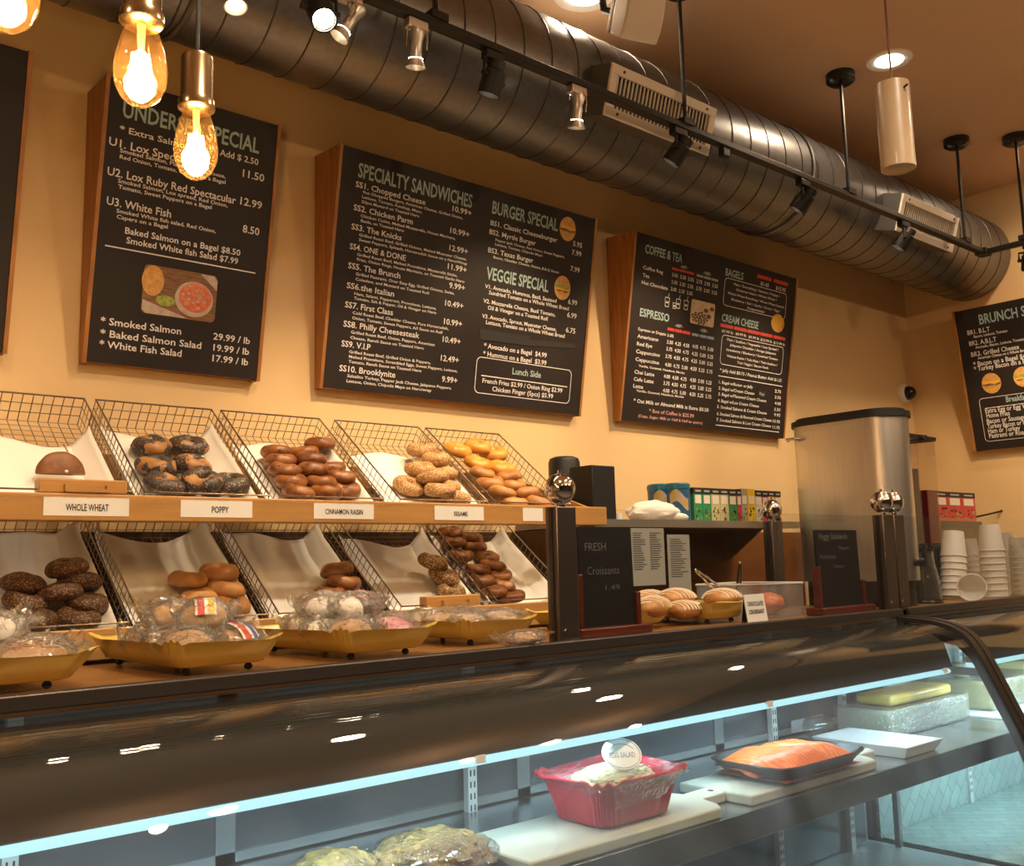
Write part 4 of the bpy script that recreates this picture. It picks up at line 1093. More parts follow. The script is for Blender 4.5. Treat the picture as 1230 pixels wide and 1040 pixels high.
pile('egg', 'golden egg', 'upper end basket by the post', 1, 4, [[(551, 541), (573, 541), (599, 545)], [(575, 560), (601, 563)]], 0.042, (20, 30), 1.0)
pile('plain', 'tan plain', 'upper end basket by the post', 1, 4, [[(580, 571), (611, 578)], [(589, 580), (617, 587)], [(604, 597), (630, 594)], [(616, 603), (641, 600)]], 0.042, (0, 16), .88)
pile('everything', 'dark everything', 'lower leftmost basket', 0, 0, [[(27, 711), (83, 704), (139, 706)], [(33, 726), (84, 721), (135, 722)], [(44, 738), (89, 738)]], 0.042, (0, 12), .98)
pile('plain', 'pale plain', 'lower basket under the poppy card', 0, 1, [[(237, 704), (301, 699)], [(252, 716), (307, 711)], [(272, 722)]], 0.042, (0, 14), .95)
pile('cinnamon', 'dark raisin', 'lower basket under the cinnamon card', 0, 2, [[(445, 697)], [(450, 707)], [(404, 713), (460, 718)]], 0.042, (0, 14), .95)
pile('multiseed', 'coarse multiseed', 'lower basket under the sesame card', 0, 3, [[(523, 689), (547, 693)], [(561, 703)]], 0.042, (15, 28), .95)
pile('cinnamon', 'stacked brown', 'lower end basket by the post', 0, 4, [[(540, 640), (566, 647)], [(545, 652), (570, 658)], [(553, 668), (585, 671)], [(575, 686), (591, 683)], [(582, 696), (597, 694)], [(594, 712), (604, 703), (612, 713)]], 0.042, (0, 14), .82)

settle()
# the single halved whole wheat bagel, cut side to the back, and the wooden scoops in front of two baskets
p = slope_point(73, 561, 1, 0.05)
hb = thing('halved_bagel', 'single brown whole wheat half bagel standing on its edge on white parchment', 'bagel', p)
arc = MB()
arc.ball(p + Vector((0, 0, -.018)), (.060, .027, .058), 32, 20, None, 0, lambda v: 1 + .03 * noise.noise(v * 3))
for v in arc.V:
    if v.z < p.z - .018: v.z = p.z - .018
arc.build('crust_half', crust['wheat'], hb)
MB().ball(p + Vector((.006, -.0262, -.013)), (.005, .003, .004), 12, 8).build('hole_rim', paper, hb)
MB().tube([p + Vector((.014, -.01, .036)), p + Vector((.006, -.012, .050)), p + Vector((.000, -.012, .058))], 0.002, 5).build('torn_strand', crust['sesame'], hb)
def scoop(px0, px1, py, tier, label):
    a = at(px0, py, Y=SY + .03); b = at(px1, py, Y=SY + .03)
    z0 = (UZ if tier else LZ) + .002
    t = thing('bagel_crate_front', label, 'wooden block', ((a.x + b.x) / 2, SY + .03, z0), 'wooden stops at the basket fronts')
    MB().bb(a.x, b.x, SY + .012, SY + .05, z0, z0 + 0.034).build('block', pine, t, 0.003)
    w = b.x - a.x
    h = MB().bb(a.x + w * .28, b.x - w * .25, SY - .004, SY + .004, z0 + .002, z0 + .010)
    for k in (.28, .75): h.bb(a.x + w * k - .003, a.x + w * k + .003, SY - .002, SY + .014, z0 + .004, z0 + .020)
    h.build('pull_bar', pine, t)
scoop(44, 150, 585, 1, 'small wooden stop block with a pull bar in front of the halved bagel')
scoop(508, 573, 718, 0, 'small wooden stop block in front of the multiseed bagels')

# ------------------------------------------------------------------ deli display cases
CT = EYE - 0.207                 # counter top
PROF = [(1.868, -.2345), (1.80, -.2405), (1.745, -.2455), (1.70, -.255), (1.66, -.270), (1.622, -.297), (1.587, -.347), (1.551, -.42), (1.505, -.52), (1.46, -.618), (1.41, -.76), (1.37, -.90), (1.34, -1.05)]
dark = mat('case_canopy_black', (0.010, 0.008, 0.006), 0.6, spec=0.2)
trim = mat('rubber_trim', (0.018, 0.014, 0.012), 0.35)
bronze = mat('bronze_rail', (0.035, 0.028, 0.025), 0.35, 0.4)
topwood = mat('counter_laminate', (0.30, 0.145, 0.05), 0.28, 0, (0.25, 0.115, 0.038), 5)
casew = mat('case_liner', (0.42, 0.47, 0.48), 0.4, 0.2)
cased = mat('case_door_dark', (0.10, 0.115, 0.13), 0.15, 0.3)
deckm = mat('deck_steel', (0.40, 0.41, 0.41), 0.25, 0.9)
deckedge = mat('deck_edge_steel', (0.20, 0.21, 0.21), 0.22, 0.9)
upr = mat('upright_white', (0.62, 0.66, 0.66), 0.4)
ledm = glow('case_tube_lit', (0.50, 0.86, 0.93), .75)
basem = mat('case_base', (0.05, 0.045, 0.04), 0.4)
def smooth_prof(n=5):
    out = []
    P = PROF
    for i in range(len(P) - 1):
        p0 = P[max(i - 1, 0)]; p1 = P[i]; p2 = P[i + 1]; p3 = P[min(i + 2, len(P) - 1)]
        for k in range(n):
            t = k / n
            out.append(tuple(0.5 * ((2 * p1[c]) + (-p0[c] + p2[c]) * t + (2 * p0[c] - 5 * p1[c] + 4 * p2[c] - p3[c]) * t * t + (-p0[c] + 3 * p1[c] - 3 * p2[c] + p3[c]) * t ** 3) for c in (0, 1)))
    out.append(P[-1])
    return [(y, EYE + z) for y, z in out]
SPF = smooth_prof()
def offset_prof(d):
    out = []
    for i, (y, z) in enumerate(SPF):
        a = Vector(SPF[max(i - 1, 0)]); b = Vector(SPF[min(i + 1, len(SPF) - 1)])
        t = (b - a).normalized(); out.append((y - t.y * d * -1, z + t.x * d * -1))
    return out
def sweep(mb, pa, pb, x0, x1, m=0):
    """shell between two profiles, from x0 to x1"""
    n = len(pa)
    vs = [(x, y, z) for x in (x0, x1) for y, z in pa] + [(x, y, z) for x in (x0, x1) for y, z in pb]
    fs = []
    for i in range(n - 1):
        fs += [(i, i + 1, n + i + 1, n + i), (2 * n + i, 3 * n + i, 3 * n + i + 1, 2 * n + i + 1),
               (i, 2 * n + i, 2 * n + i + 1, i + 1), (n + i, n + i + 1, 3 * n + i + 1, 3 * n + i)]
    fs += [(0, n, 3 * n, 2 * n), (n - 1, 3 * n - 1, 4 * n - 1, 2 * n - 1)]
    mb.add(vs, fs, m, True)
INN = offset_prof(-0.006)
DZ1 = EYE - 0.610                # deck surface
CB = 2.07                        # inner back of the cases
def make_case(x0, x1, label, first):
    t = thing('display_case', label, 'display case', ((x0 + x1) / 2, 1.9, 0))
    MB().bb(x0, x1, 1.875, 2.44, CT - 0.03, CT - .0012).build('counter_top', topwood, t)
    b = MB()
    b.bb(x0, x1, 1.862, 1.892, CT - 0.022, CT + 0.008)
    part_label(b.build('front_rail', bronze, t, 0.004), 'dark bronze rail along the counter edge')
    g = MB(); sweep(g, SPF, INN, x0 + (0 if first else .012), x1 - (.012 if first else 0))
    part_label(g.build('curved_glass', caseg, t), 'curved glass front')
    # canopy under the top of the glass, with its lamp tube at the front lip
    cx1 = x1 - (.13 if first else 0)
    c = MB()
    cp = [(1.862, EYE - .250), (1.70, EYE - .275), (1.655, EYE - .305), (1.632, EYE - .384), (1.640, EYE - .388), (1.70, EYE - .330), (1.862, EYE - .30)]
    c.poly([(x0 + .005, y, z) for y, z in cp], (cx1 - x0 - .01, 0, 0))
    part_label(c.build('canopy', dark, t), 'dark canopy behind the top of the glass')
    l = MB()
    l.poly([(x0 + .02, y, z) for y, z in [(1.640, EYE - .388), (1.630, EYE - .396), (1.634, EYE - .403), (1.650, EYE - .408), (1.672, EYE - .405), (1.680, EYE - .395), (1.676, EYE - .388)]], (cx1 - x0 - .04, 0, 0))
    l.build('lamp_and_fill_tube', ledm, t)
    for k in range(6 if first else 4):
        xx = x0 + (cx1 - x0) * (k + .5) / (6 if first else 4)
        o_ = lamp('tube_and_fill_light', 'AREA', (xx, 1.675, EYE - .418), 1.15 if first else 1.8, (0.62, 0.90, 1.0), (xx, 1.80, EYE - .70), .03, parent=t)
        o_.data.shape = 'RECTANGLE'; o_.data.size = (cx1 - x0) / (6 if first else 4) * .95; o_.data.size_y = .03; o_.data.spread = math.radians(170)
    e = MB(); e.bb(x0 + .01, cx1 - .01, 1.644, 1.676, EYE - .388, EYE - .372)
    for k in range(5):
        xx = x0 + .06 + (cx1 - x0 - .12) * k / 4
        e.bb(xx - .012, xx + .012, 1.629, 1.682, EYE - .400, EYE - .384)
    e.build('lamp_holder', whitem, t)
    # deck, liner, doors, uprights
    d = MB(); d.bb(x0 + .01, x1 - .01, 1.53, CB, DZ1 - .012, DZ1)
    d.build('deck', deckm, t)
    d = MB(); d.bb(x0 + .01, x1 - .01, 1.522, 1.534, DZ1 - .066, DZ1 + .002)
    d.build('deck_edge', deckedge, t, 0.002)
    s = MB()
    s.bb(x0, x1, CB, CB + .03, EYE - 1.05, CT - .03)
    s.bb(x0, x1, 1.42, CB, EYE - 1.08, EYE - 1.05)
    if first: s.bb(x0, x0 + .012, 1.55, CB, EYE - 1.05, CT - .30)
    else: s.bb(x1 - .012, x1, 1.55, CB, EYE - 1.05, CT - .3)
    s.build('liner', casew, t)
    nd = 5 if first else 3
    for k in range(nd):
        a = x0 + .05 + (x1 - x0 - .1) * k / nd; bb_ = x0 + .05 + (x1 - x0 - .1) * (k + 1) / nd
        dr = MB(); dr.bb(a + .015, bb_ - .015, CB - .012 - .008 * (k % 2), CB - .002, DZ1 + .02, CT - .07)
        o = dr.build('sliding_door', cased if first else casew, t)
        f = MB()
        for q0, q1, r0, r1 in ((a, a + .022, DZ1 + .005, CT - .05), (bb_ - .022, bb_, DZ1 + .005, CT - .05), (a, bb_, DZ1 + .005, DZ1 + .025), (a, bb_, CT - .07, CT - .05)):
            f.bb(q0, q1, CB - .024, CB - .001, r0, r1)
        f.build('door_frame', mat('door_frame_grey', (0.28, 0.30, 0.31), 0.35, 0.6) if 'door_frame_grey' not in bpy.data.materials else bpy.data.materials['door_frame_grey'], o)
        h = MB(); h.lathe([(0, 0), (.012, 0), (.012, .006), (.006, .012), (0, .012)], 14, (a + .05, CB - .02, DZ1 + .12), Rq)
        h.build('finger_pull', chrome, o)
    ux = [0.55, 1.62, 2.92, 3.36] if first else [4.3, 5.4]
    for x in ux:
        u = MB(); u.bb(x - .014, x + .014, CB - .045, CB - .026, EYE - 1.05, CT - .05)
        for k in range(26):
            for q in (-.006, .006): u.bb(x + q - .002, x + q + .002, CB - .0457, CB - .0449, EYE - 1.0 + k * .028, EYE - .985 + k * .028, 1)
        u.build('shelf_upright', [upr, inkm], t)
    bs = MB(); bs.bb(x0, x1, 1.36, CB + .03, 0.0, EYE - 1.08)
    bs.build('base', basem, t)
    rb = MB(); rb.bb(x0, x1, CB + .03, 2.40, 0, CT - .03)
    rb.build('rear_cabinet', basem, t)
    return t
XS = 3.545
case1 = make_case(-0.75, XS - .012, 'long curved glass deli case holding the red basket and the salmon tray', True)
case2 = make_case(XS + .031, 5.98, 'curved glass deli case beyond the dark seam, holding pale cheeses', False)
# seam trim and the divider between the two cases
tm = MB(); OUT = offset_prof(.008); IN2 = offset_prof(-.03)
sweep(tm, OUT, IN2, XS - .055, XS - .016, 0)
sweep(tm, offset_prof(.011), IN2, XS - .016, XS + .016, 1)
sweep(tm, OUT, IN2, XS + .016, XS + .030, 0)
sm_ = tm.build('seam_trim', [trim, bronze], case1)
part_label(sm_, 'dark rubber and bronze trim over the seam of the two cases')
dv = MB(); dv.bb(XS - .024, XS + .042, 1.53, CB, DZ1 - .012, DZ1); dv.bb(XS - .024, XS + .042, 1.522, 1.534, DZ1 - .066, DZ1 + .002)
dv.build('deck_joint', deckedge, case1)
dv = MB(); dv.bb(XS - .03, XS + .005, 1.955, CB - .03, DZ1 + .002, CT - .03); dv.bb(XS - .02, XS + .0, 1.60, 1.955, EYE - .425, EYE - .40)
dv.bb(XS - .035, XS - .015, 1.93, 1.95, EYE - 1.05, DZ1 - .015)
dv.build('divider_post', bpy.data.materials['door_frame_grey'], case1)
# pale brick-laid liner below the deck of the second case
tm_, nt, p_, out_ = nodes('tile_liner')
tc = nt.nodes.new('ShaderNodeTexCoord'); mp0 = nt.nodes.new('ShaderNodeMapping'); mp0.inputs['Rotation'].default_value = (PI / 2, 0, 0)
mp = nt.nodes.new('ShaderNodeMapping'); mp.inputs['Rotation'].default_value = (0, 0, PI / 4)
br = nt.nodes.new('ShaderNodeTexBrick'); br.inputs['Color1'].default_value = (0.30, 0.39, 0.37, 1); br.inputs['Color2'].default_value = (0.36, 0.45, 0.43, 1)
br.inputs['Mortar'].default_value = (0.16, 0.22, 0.22, 1); br.inputs['Scale'].default_value = 4.5; br.inputs['Mortar Size'].default_value = 0.008
nt.links.new(tc.outputs['Object'], mp0.inputs[0]); nt.links.new(mp0.outputs[0], mp.inputs[0]); nt.links.new(mp.outputs[0], br.inputs['Vector']); nt.links.new(br.outputs[0], p_.inputs['Base Color']); p_.inputs['Roughness'].default_value = 0.4
lm = MB(); lm.bb(XS + .02, 5.9, CB - .035, CB - .022, EYE - 1.045, DZ1 - .02)
lm.build('tiled_liner', tm_, case2)
tf_ = tm_.copy(); tf_.name = 'tile_floor'
[q for q in tf_.node_tree.nodes if q.type == 'MAPPING' and abs(q.inputs['Rotation'].default_value[0]) > 1][0].inputs['Rotation'].default_value = (0, 0, 0)
lm = MB(); lm.bb(XS + .02, 5.9, 1.43, CB - .04, EYE - 1.049, EYE - 1.042)
lm.build('tiled_floor', tf_, case2)
lm = MB(); lm.bb(-.7, XS - .06, CB - .022, CB - .002, EYE - 1.045, DZ1 - .02)
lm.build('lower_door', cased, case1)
o_ = lamp('tube_and_fill_light', 'AREA', (4.4, 1.62, EYE - .72), 5, (0.62, 0.92, 1.0), (4.4, 2.05, EYE - .95), .03, parent=case2)  # light added under the deck to brighten the lower section
o_.data.shape = 'RECTANGLE'; o_.data.size = 1.6; o_.data.size_y = .03
lm = MB(); lm.tube([(XS + .05, 1.60, EYE - .695), (5.9, 1.60, EYE - .695)], .012, 10); lm.build('lamp_and_fill_tube', ledm, case2)  # glowing tube added to go with the lower light

# ------------------------------------------------------------------ glass sneeze shield and its posts
def post(x0, x1, y0, y1, label, ball=True):
    t = thing('shield_post', label, 'post', ((x0 + x1) / 2, (y0 + y1) / 2, CT), 'steel posts of the glass shield')
    h = EYE + 0.147
    b = MB(); b.bb(x0, x1, y0, y1, CT, h)
    b.build('column', steelp, t, 0.003)
    b = MB(); b.bb(x0 - .004, x0 + .0005, (y0 + y1) / 2 - .006, (y0 + y1) / 2 + .006, CT + .002, h - .004)
    b.build('glass_channel', trim, t)
    c = (x0 + x1) / 2, (y0 + y1) / 2
    f = MB(); f.lathe([(.014, 0), (.014, .006), (.010, .010)], 20, (c[0], c[1], h)); f.ball((c[0], c[1], h + .048), .042, 28, 18); f.lathe([(.005, .088), (.005, .097), (0, .099)], 10, (c[0], c[1], h))
    f.build('ball_finial', chrome, t)
    s = MB(); s.lathe([(0, 0), (.006, 0), (.005, .003), (0, .003)], 10, (x0 + .02, y0, CT + .03), Rq); s.build('screw', chrome, t)
    return t
post(1.817, 1.889, 1.897, 1.942, 'square steel post with a chrome ball at the end of the bagel shelf')
post(3.497, 3.572, 1.897, 1.942, 'nearer of the paired steel posts with chrome balls at the case seam')
post(3.580, 3.655, 1.897, 1.942, 'farther of the paired steel posts with chrome balls at the case seam')
post(3.50, 3.575, 2.385, 2.43, 'rear steel post with a chrome ball left of the tea dispenser')
def pane(x0, x1, y0, y1, label):
    g = MB().bb(x0, x1, y0, y1, CT + .001, EYE + .142).build('sneeze_guard', shieldg)
    tag(g, label, 'glass panel', 'glass panes of the counter shield')
pane(-.6, 1.812, 1.915, 1.923, 'clear glass pane in front of the wrapped pastry trays')
pane(1.890, 3.493, 1.915, 1.923, 'clear glass pane between the single post and the paired posts')
pane(3.657, 5.97, 1.915, 1.923, 'clear glass pane in front of the stacked cups and jug')
pane(3.532, 3.540, 1.945, 2.383, 'clear side pane between the paired posts and the rear post')

# ------------------------------------------------------------------ yellow trays
yel = mat('yellow_ceramic', (0.62, 0.45, 0.085), 0.22, 0, (0.57, 0.41, 0.08), 4, coat=0.4)
def tray(x0, x1, y0, y1, zr, label, first=None):
    cx, cy = (x0 + x1) / 2, (y0 + y1) / 2
    t = thing('yellow_tray', label, 'serving tray', (cx, cy, CT), 'yellow scalloped trays on the counter')
    hx, hy = (x1 - x0) / 2, (y1 - y0) / 2
    zb = CT + 0.016
    def ring(s, z, wav):
        out = []
        N = 96
        for k in range(N):
            a = 2 * PI * k / N
            c, q = math.cos(a), math.sin(a)
            e = 0.16
            x = hx * s[0] * math.copysign(abs(c) ** e, c); y = hy * s[1] * math.copysign(abs(q) ** e, q)
            w = 1 + wav * 0.018 * math.sin(18 * a)
            out.append(Vector((cx + x * w, cy + y * w, z + wav * 0.003 * math.sin(18 * a) + wav * .008 * (abs(c * q) * 2) ** 3)))
        return out
    rings = [ring((.72, .86), zb, 0), ring((.78, .89), zb + .003, 0), ring((.88, .95), (zb + zr) / 2, 0), ring((1, 1), zr, 1), ring((1.02, 1.01), zr + .001, 1), ring((.96, .98), zr - .001, 1), ring((.85, .93), (zb + zr) / 2, 0), ring((.72, .87), zb + .008, 0)]
    vs = [v for r in rings for v in r]; N = 96
    fs = [(i * N + k, i * N + (k + 1) % N, (i + 1) * N + (k + 1) % N, (i + 1) * N + k) for i in range(len(rings) - 1) for k in range(N)]
    fs += [tuple(range(N))[::-1], tuple((len(rings) - 1) * N + k for k in range(N))]
    MB().add(vs, fs).build('tray_body', yel, t)
    for sx in (-1, 1):
        for sy in (-1, 1):
            MB().lathe([(.004, 0), (.009, .004), (.009, .009), (.005, .0135), (.005, .0175)], 12, (cx + sx * hx * .55, cy + sy * hy * .75, CT)).build('foot', trim, t)
    return zb + .008
TR = [(0.32, 0.675, 1.94, 2.43, EYE - .142), (0.805, 1.055, 1.94, 2.43, EYE - .142), (1.19, 1.465, 1.94, 2.43, EYE - .142), (1.60, 1.86, 2.02, 2.43, EYE - .146), (2.12, 2.44, 2.03, 2.38, EYE - .150), (2.56, 2.79, 2.00, 2.36, EYE - .143)]
TRL = ['yellow scalloped tray of wrapped pastries cut off by the left edge of the view', 'yellow scalloped tray heaped with wrapped cookies carrying red and yellow labels', 'yellow scalloped tray heaped with wrapped black, white and pink cookies', 'yellow scalloped tray of long wrapped loaves left of the steel post', 'yellow scalloped tray of striped croissants right of the chalkboard', 'yellow tray with one domed striped croissant by the white price card']
for a, l in zip(TR, TRL): tray(*a, l)

def crinkle(c, r, seed, rot=None, amp=0.13, fr=2.2):
    off = Vector((seed * 1.7, seed * 0.9, seed * 2.3))
    mb = MB()
    def fn(v):
        b = 1 - abs(noise.noise(v * fr * 1.6 + off)) * 3
        d = 1 - abs(noise.noise(v * fr * 3.4 + off)) * 3
        return 1 + amp * noise.noise(v * fr + off) + amp * .45 * b + amp * .28 * d
    mb.ball(c, r, 44, 26, rot, 0, fn)
    mb.S = [False] * len(mb.S)
    return mb
lblw = mat('wrapper_label', (0.75, 0.72, 0.66), 0.4)
cooky = {'tan': seeded('cookie_tan', (0.50, 0.29, 0.13), (0.40, 0.21, 0.09), (0.2, 0.09, 0.04), 60, 0.15),
         'pink': mat('icing_pink', (0.62, 0.20, 0.24), 0.4), 'white': mat('icing_white', (0.74, 0.68, 0.60), 0.4), 'dark': mat('icing_dark', (0.05, 0.025, 0.018), 0.3)}
def wrapped(name, c, r, rotz, tilt, kind, label, group, seed, cat='cookie', stripe=None):
    """pastry in a crinkled clear wrapper"""
    c = Vector(c)
    Rm = Matrix.Rotation(rotz, 3, 'Z') @ Matrix.Rotation(tilt, 3, 'X')
    t = thing(name, label, cat, (c.x, c.y, c.z - r[2]), group)
    off = Vector((seed, seed * 2, 0))
    mb = MB(); mb.ball(c, (r[0] * .82, r[1] * .82, r[2] * .72), 28, 16, Rm, 0, lambda v: 1 + .06 * noise.noise(v * 2 + off))
    if kind == 'half':
        mb.M = [1 if (sum((Rm.inverted() @ (mb.V[i] - c)).x for i in f) > 0) else 0 for f in mb.F]
        mb.build('pastry', [cooky['white'], cooky['dark']], t)
    else: mb.build('pastry', cooky[kind], t)
    w = crinkle(c, r, seed, Rm, .19)
    ex = Rm @ Vector((1, 0, 0)); up = Rm @ Vector((0, 0, 1)); sd = Rm @ Vector((0, 1, 0))
    # twisted ends of the wrapper
    for s in (-1, 1):
        rr = random.Random(seed * 5 + s)
        w.grid(lambda u, v: c + ex * s * (r[0] * .85 + v * r[0] * .42) + sd * (u - .5) * r[1] * (.9 + 1.0 * v) + up * (r[2] * .7 * v + rr.uniform(-1, 1) * r[2] * .30 + .25 * r[2] * math.sin(u * 9 + seed)), 10, 4)
    w.build('wrapper', wrapg, t)
    if stripe:
        l = MB(); k = 10
        for m_, (u0, u1) in enumerate(((-.38, .38), (-.30, -.05), (.08, .3))):
            g = 1.03 + .01 * m_
            def fl(u, v, u0=u0, u1=u1, g=g):
                a = PI * (.22 + .45 * v)
                x = (u0 + (u1 - u0) * u)
                return c + ex * x * r[0] + (sd * -math.cos(a) * r[1] + up * math.sin(a) * r[2]) * g * math.sqrt(max(.05, 1 - x * x))
            l.grid(fl, 6, 8, m_)
        l.build('sticker_label', [lblw, redm, stripe], t)
    return t
yl = mat('label_yellow', (0.72, 0.48, 0.05), 0.5); bl = mat('label_blue', (0.08, 0.10, 0.28), 0.5); pk = mat('label_pink', (0.7, 0.2, 0.3), 0.5)
tz = CT + .028
def fill(k, name, cat, what, rows, r, kinds, group, seed, z1=.060, z2=.112, tilt=.35, stickers={}):
    """two layers in tray k: rows of (u, v, layer) with u, v = place across and along the tray"""
    x0, x1, y0, y1, zr = TR[k]
    for n_, (u, v, lay, kd) in enumerate(rows):
        c = (x0 + (x1 - x0) * u, y0 + (y1 - y0) * v, CT + (z2 if lay else z1))
        side = 'left' if u < .42 else 'right' if u > .58 else 'middle'
        dep = 'front' if v < .3 else 'far end' if v > .74 else 'second row' if v < .5 else 'third row'
        st = stickers.get(n_)
        wrapped(name, c, r, random.uniform(-.5, .5), tilt * random.uniform(.5, 1.2), kd, f'{kinds[kd]} {what}{" under a bright sticker" if st else ""}, {"top" if lay else "bottom"} layer, {dep} {side}, {group}', 'wrapped goods in the ' + group, seed + n_, cat, st)
G1, G2, G3, G4 = 'leftmost yellow tray', 'second yellow tray', 'third yellow tray', 'tray by the post'
fill(0, 'wrapped_pastry', 'pastry', 'wrapped pastry', [(.25, .2, 0, 'white'), (.72, .2, 0, 'tan'), (.3, .42, 0, 'tan'), (.74, .45, 0, 'white'), (.3, .65, 0, 'white'), (.72, .68, 0, 'tan'), (.5, .86, 0, 'tan'), (.5, .3, 1, 'white'), (.5, .55, 1, 'tan'), (.5, .78, 1, 'white')], (.078, .054, .034), {'white': 'pale', 'tan': 'tan'}, G1, 11)
fill(1, 'wrapped_cookie', 'cookie', 'wrapped cookie', [(.28, .17, 0, 'tan'), (.72, .17, 0, 'tan'), (.28, .36, 0, 'tan'), (.72, .38, 0, 'tan'), (.28, .58, 0, 'tan'), (.72, .6, 0, 'tan'), (.5, .82, 0, 'white'), (.5, .26, 1, 'tan'), (.38, .46, 1, 'tan'), (.68, .52, 1, 'white'), (.5, .7, 1, 'tan')], (.057, .050, .036), {'white': 'iced', 'tan': 'tan'}, G2, 31, stickers={1: bl, 7: yl})
fill(2, 'wrapped_cookie', 'cookie', 'wrapped cookie', [(.28, .17, 0, 'tan'), (.72, .17, 0, 'pink'), (.28, .38, 0, 'half'), (.72, .4, 0, 'tan'), (.3, .6, 0, 'tan'), (.72, .62, 0, 'white'), (.5, .82, 0, 'white'), (.45, .3, 1, 'half'), (.38, .5, 1, 'white'), (.68, .46, 1, 'pink'), (.5, .68, 1, 'pink')], (.060, .052, .036), {'white': 'white iced', 'tan': 'plain', 'pink': 'pink iced', 'half': 'black and white'}, G3, 51, stickers={9: pk})
fill(3, 'wrapped_loaf', 'pastry', 'wrapped loaf', [(.3, .2, 0, 'tan'), (.75, .22, 0, 'tan'), (.3, .45, 0, 'tan'), (.72, .5, 0, 'tan'), (.3, .72, 0, 'tan'), (.72, .78, 0, 'tan')], (.066, .047, .028), {'tan': 'long tan'}, G4, 71, tilt=.1)
# croissants with icing stripes
cro = seeded('croissant_crust', (0.50, 0.24, 0.07), (0.36, 0.15, 0.04), (0.6, 0.34, 0.12), 40, 0.15, 20, 0.4)
ice_ = mat('icing_stripe', (0.78, 0.66, 0.52), 0.35)
def croissant(px, py, Y, r, rz, label):
    c = at(px, py, Y=Y)
    t = thing('striped_croissant', label, 'croissant', (c.x, c.y, c.z - r[2]), 'striped chocolate croissants')
    Rm = Matrix.Rotation(rz, 3, 'Z')
    def fn(v): return 1 + .05 * math.sin(v.x * 14) * max(0, v.z + .4)
    MB().ball(c, r, 40, 20, Rm, 0, fn).build('croissant_body', cro, t)
    s = MB()
    for k in range(9):
        x = -.8 + 1.6 * k / 8
        pts = []
        for q in range(13):
            a = PI * (.04 + .92 * q / 12); w = math.sqrt(1 - x * x) * 1.03
            pts.append(c + Rm @ Vector(((x + .12 * math.cos(a)) * r[0], -math.cos(a) * r[1] * w, math.sin(a) * r[2] * w)))
        s.tube(pts, .0032, 5)
    s.build('icing_stripes', ice_, t)
for i, a in enumerate([(785, 730, 2.08, (.10, .05, .034), .5), (812, 720, 2.18, (.085, .055, .036), .2), (780, 722, 2.25, (.09, .05, .036), .3), (822, 733, 2.08, (.06, .05, .03), -.2)]):
    croissant(*a, ['striped croissant at the front left of the tray behind the chalkboard', 'domed striped croissant at the right of the tray behind the chalkboard', 'striped croissant at the rear of the tray behind the chalkboard', 'smaller striped croissant at the right end of the tray behind the chalkboard'][i])
croissant(868, 719, 2.16, (.075, .06, .034), .1, 'single domed striped croissant in the small yellow tray beside the price card')
# loose wrapped loaf on the counter behind the first post
q = at(628, 767, Z=CT + .02)
wrapped('wrapped_loaf', q, (.06, .05, .022), .1, 0, 'tan', 'small wrapped loaf lying directly on the counter left of the steel post', None, 90, 'pastry')

# ------------------------------------------------------------------ chalkboard stands
mahog = mat('mahogany', (0.10, 0.018, 0.010), 0.3, 0, (0.07, 0.012, 0.008), 8, stretch=(1, 1, 6))
chalkb = mat('chalk_black', (0.009, 0.008, 0.008), 0.6, spec=0.2)
chalk = mat('chalk_line', (0.11, 0.105, 0.10), 0.9)
def stand(x0, x1, y, ztop, words, label, lean=0.02, zb=CT):
    t = thing('chalkboard_stand', label, 'chalkboard', ((x0 + x1) / 2, y, zb), 'small chalkboard stands on the counter')
    MB().bb(x0 - .035, x1 + .035, y - .035, y + .04, zb, zb + .026).build('wooden_base', mahog, t, 0.004)
    ex = Vector((1, 0, 0)); ey = Vector((0, lean, 1)).normalized(); o = Vector((x0, y, zb + .026))
    H = ztop - zb - .026
    b = MB().poly([o, o + ex * (x1 - x0), o + ex * (x1 - x0) + ey * H, o + ey * H], (0, .008, 0)).build('slate_panel', chalkb, t)
    for xx, hh in ((x0 - .016, .62), (x1, .42)):
        MB().bb(xx, xx + .016, y - .010, y + .018, zb + .026, zb + H * hh).build('side_upright', mahog, t, 0.002)
    l = MB()
    for s, u, v, w, c in words: put_text(l, s, o + ex * u + ey * (H * v) - Vector((0, .001, 0)), ex, ey, w, c, -0.004)
    l.build('chalk_lettering', chalk, b)
stand(1.985, 2.205, 1.985, EYE + .098, [('FRESH', .025, .76, .085, .022), ('Croissants', .03, .52, .13, .022), ('1.49', .10, .36, .06, .014)], 'black chalkboard with FRESH Croissants chalked on it, right of the single post')
stand(3.165, 3.445, 1.975, EYE + .092, [('Veggy Sandwich', .02, .88, .19, .022), ('Peppers', .15, .74, .07, .014), ('Hummus', .02, .62, .10, .018), ('Tomato', .10, .50, .07, .013)], 'black chalkboard with faint chalk writing in front of the steel tea dispenser')

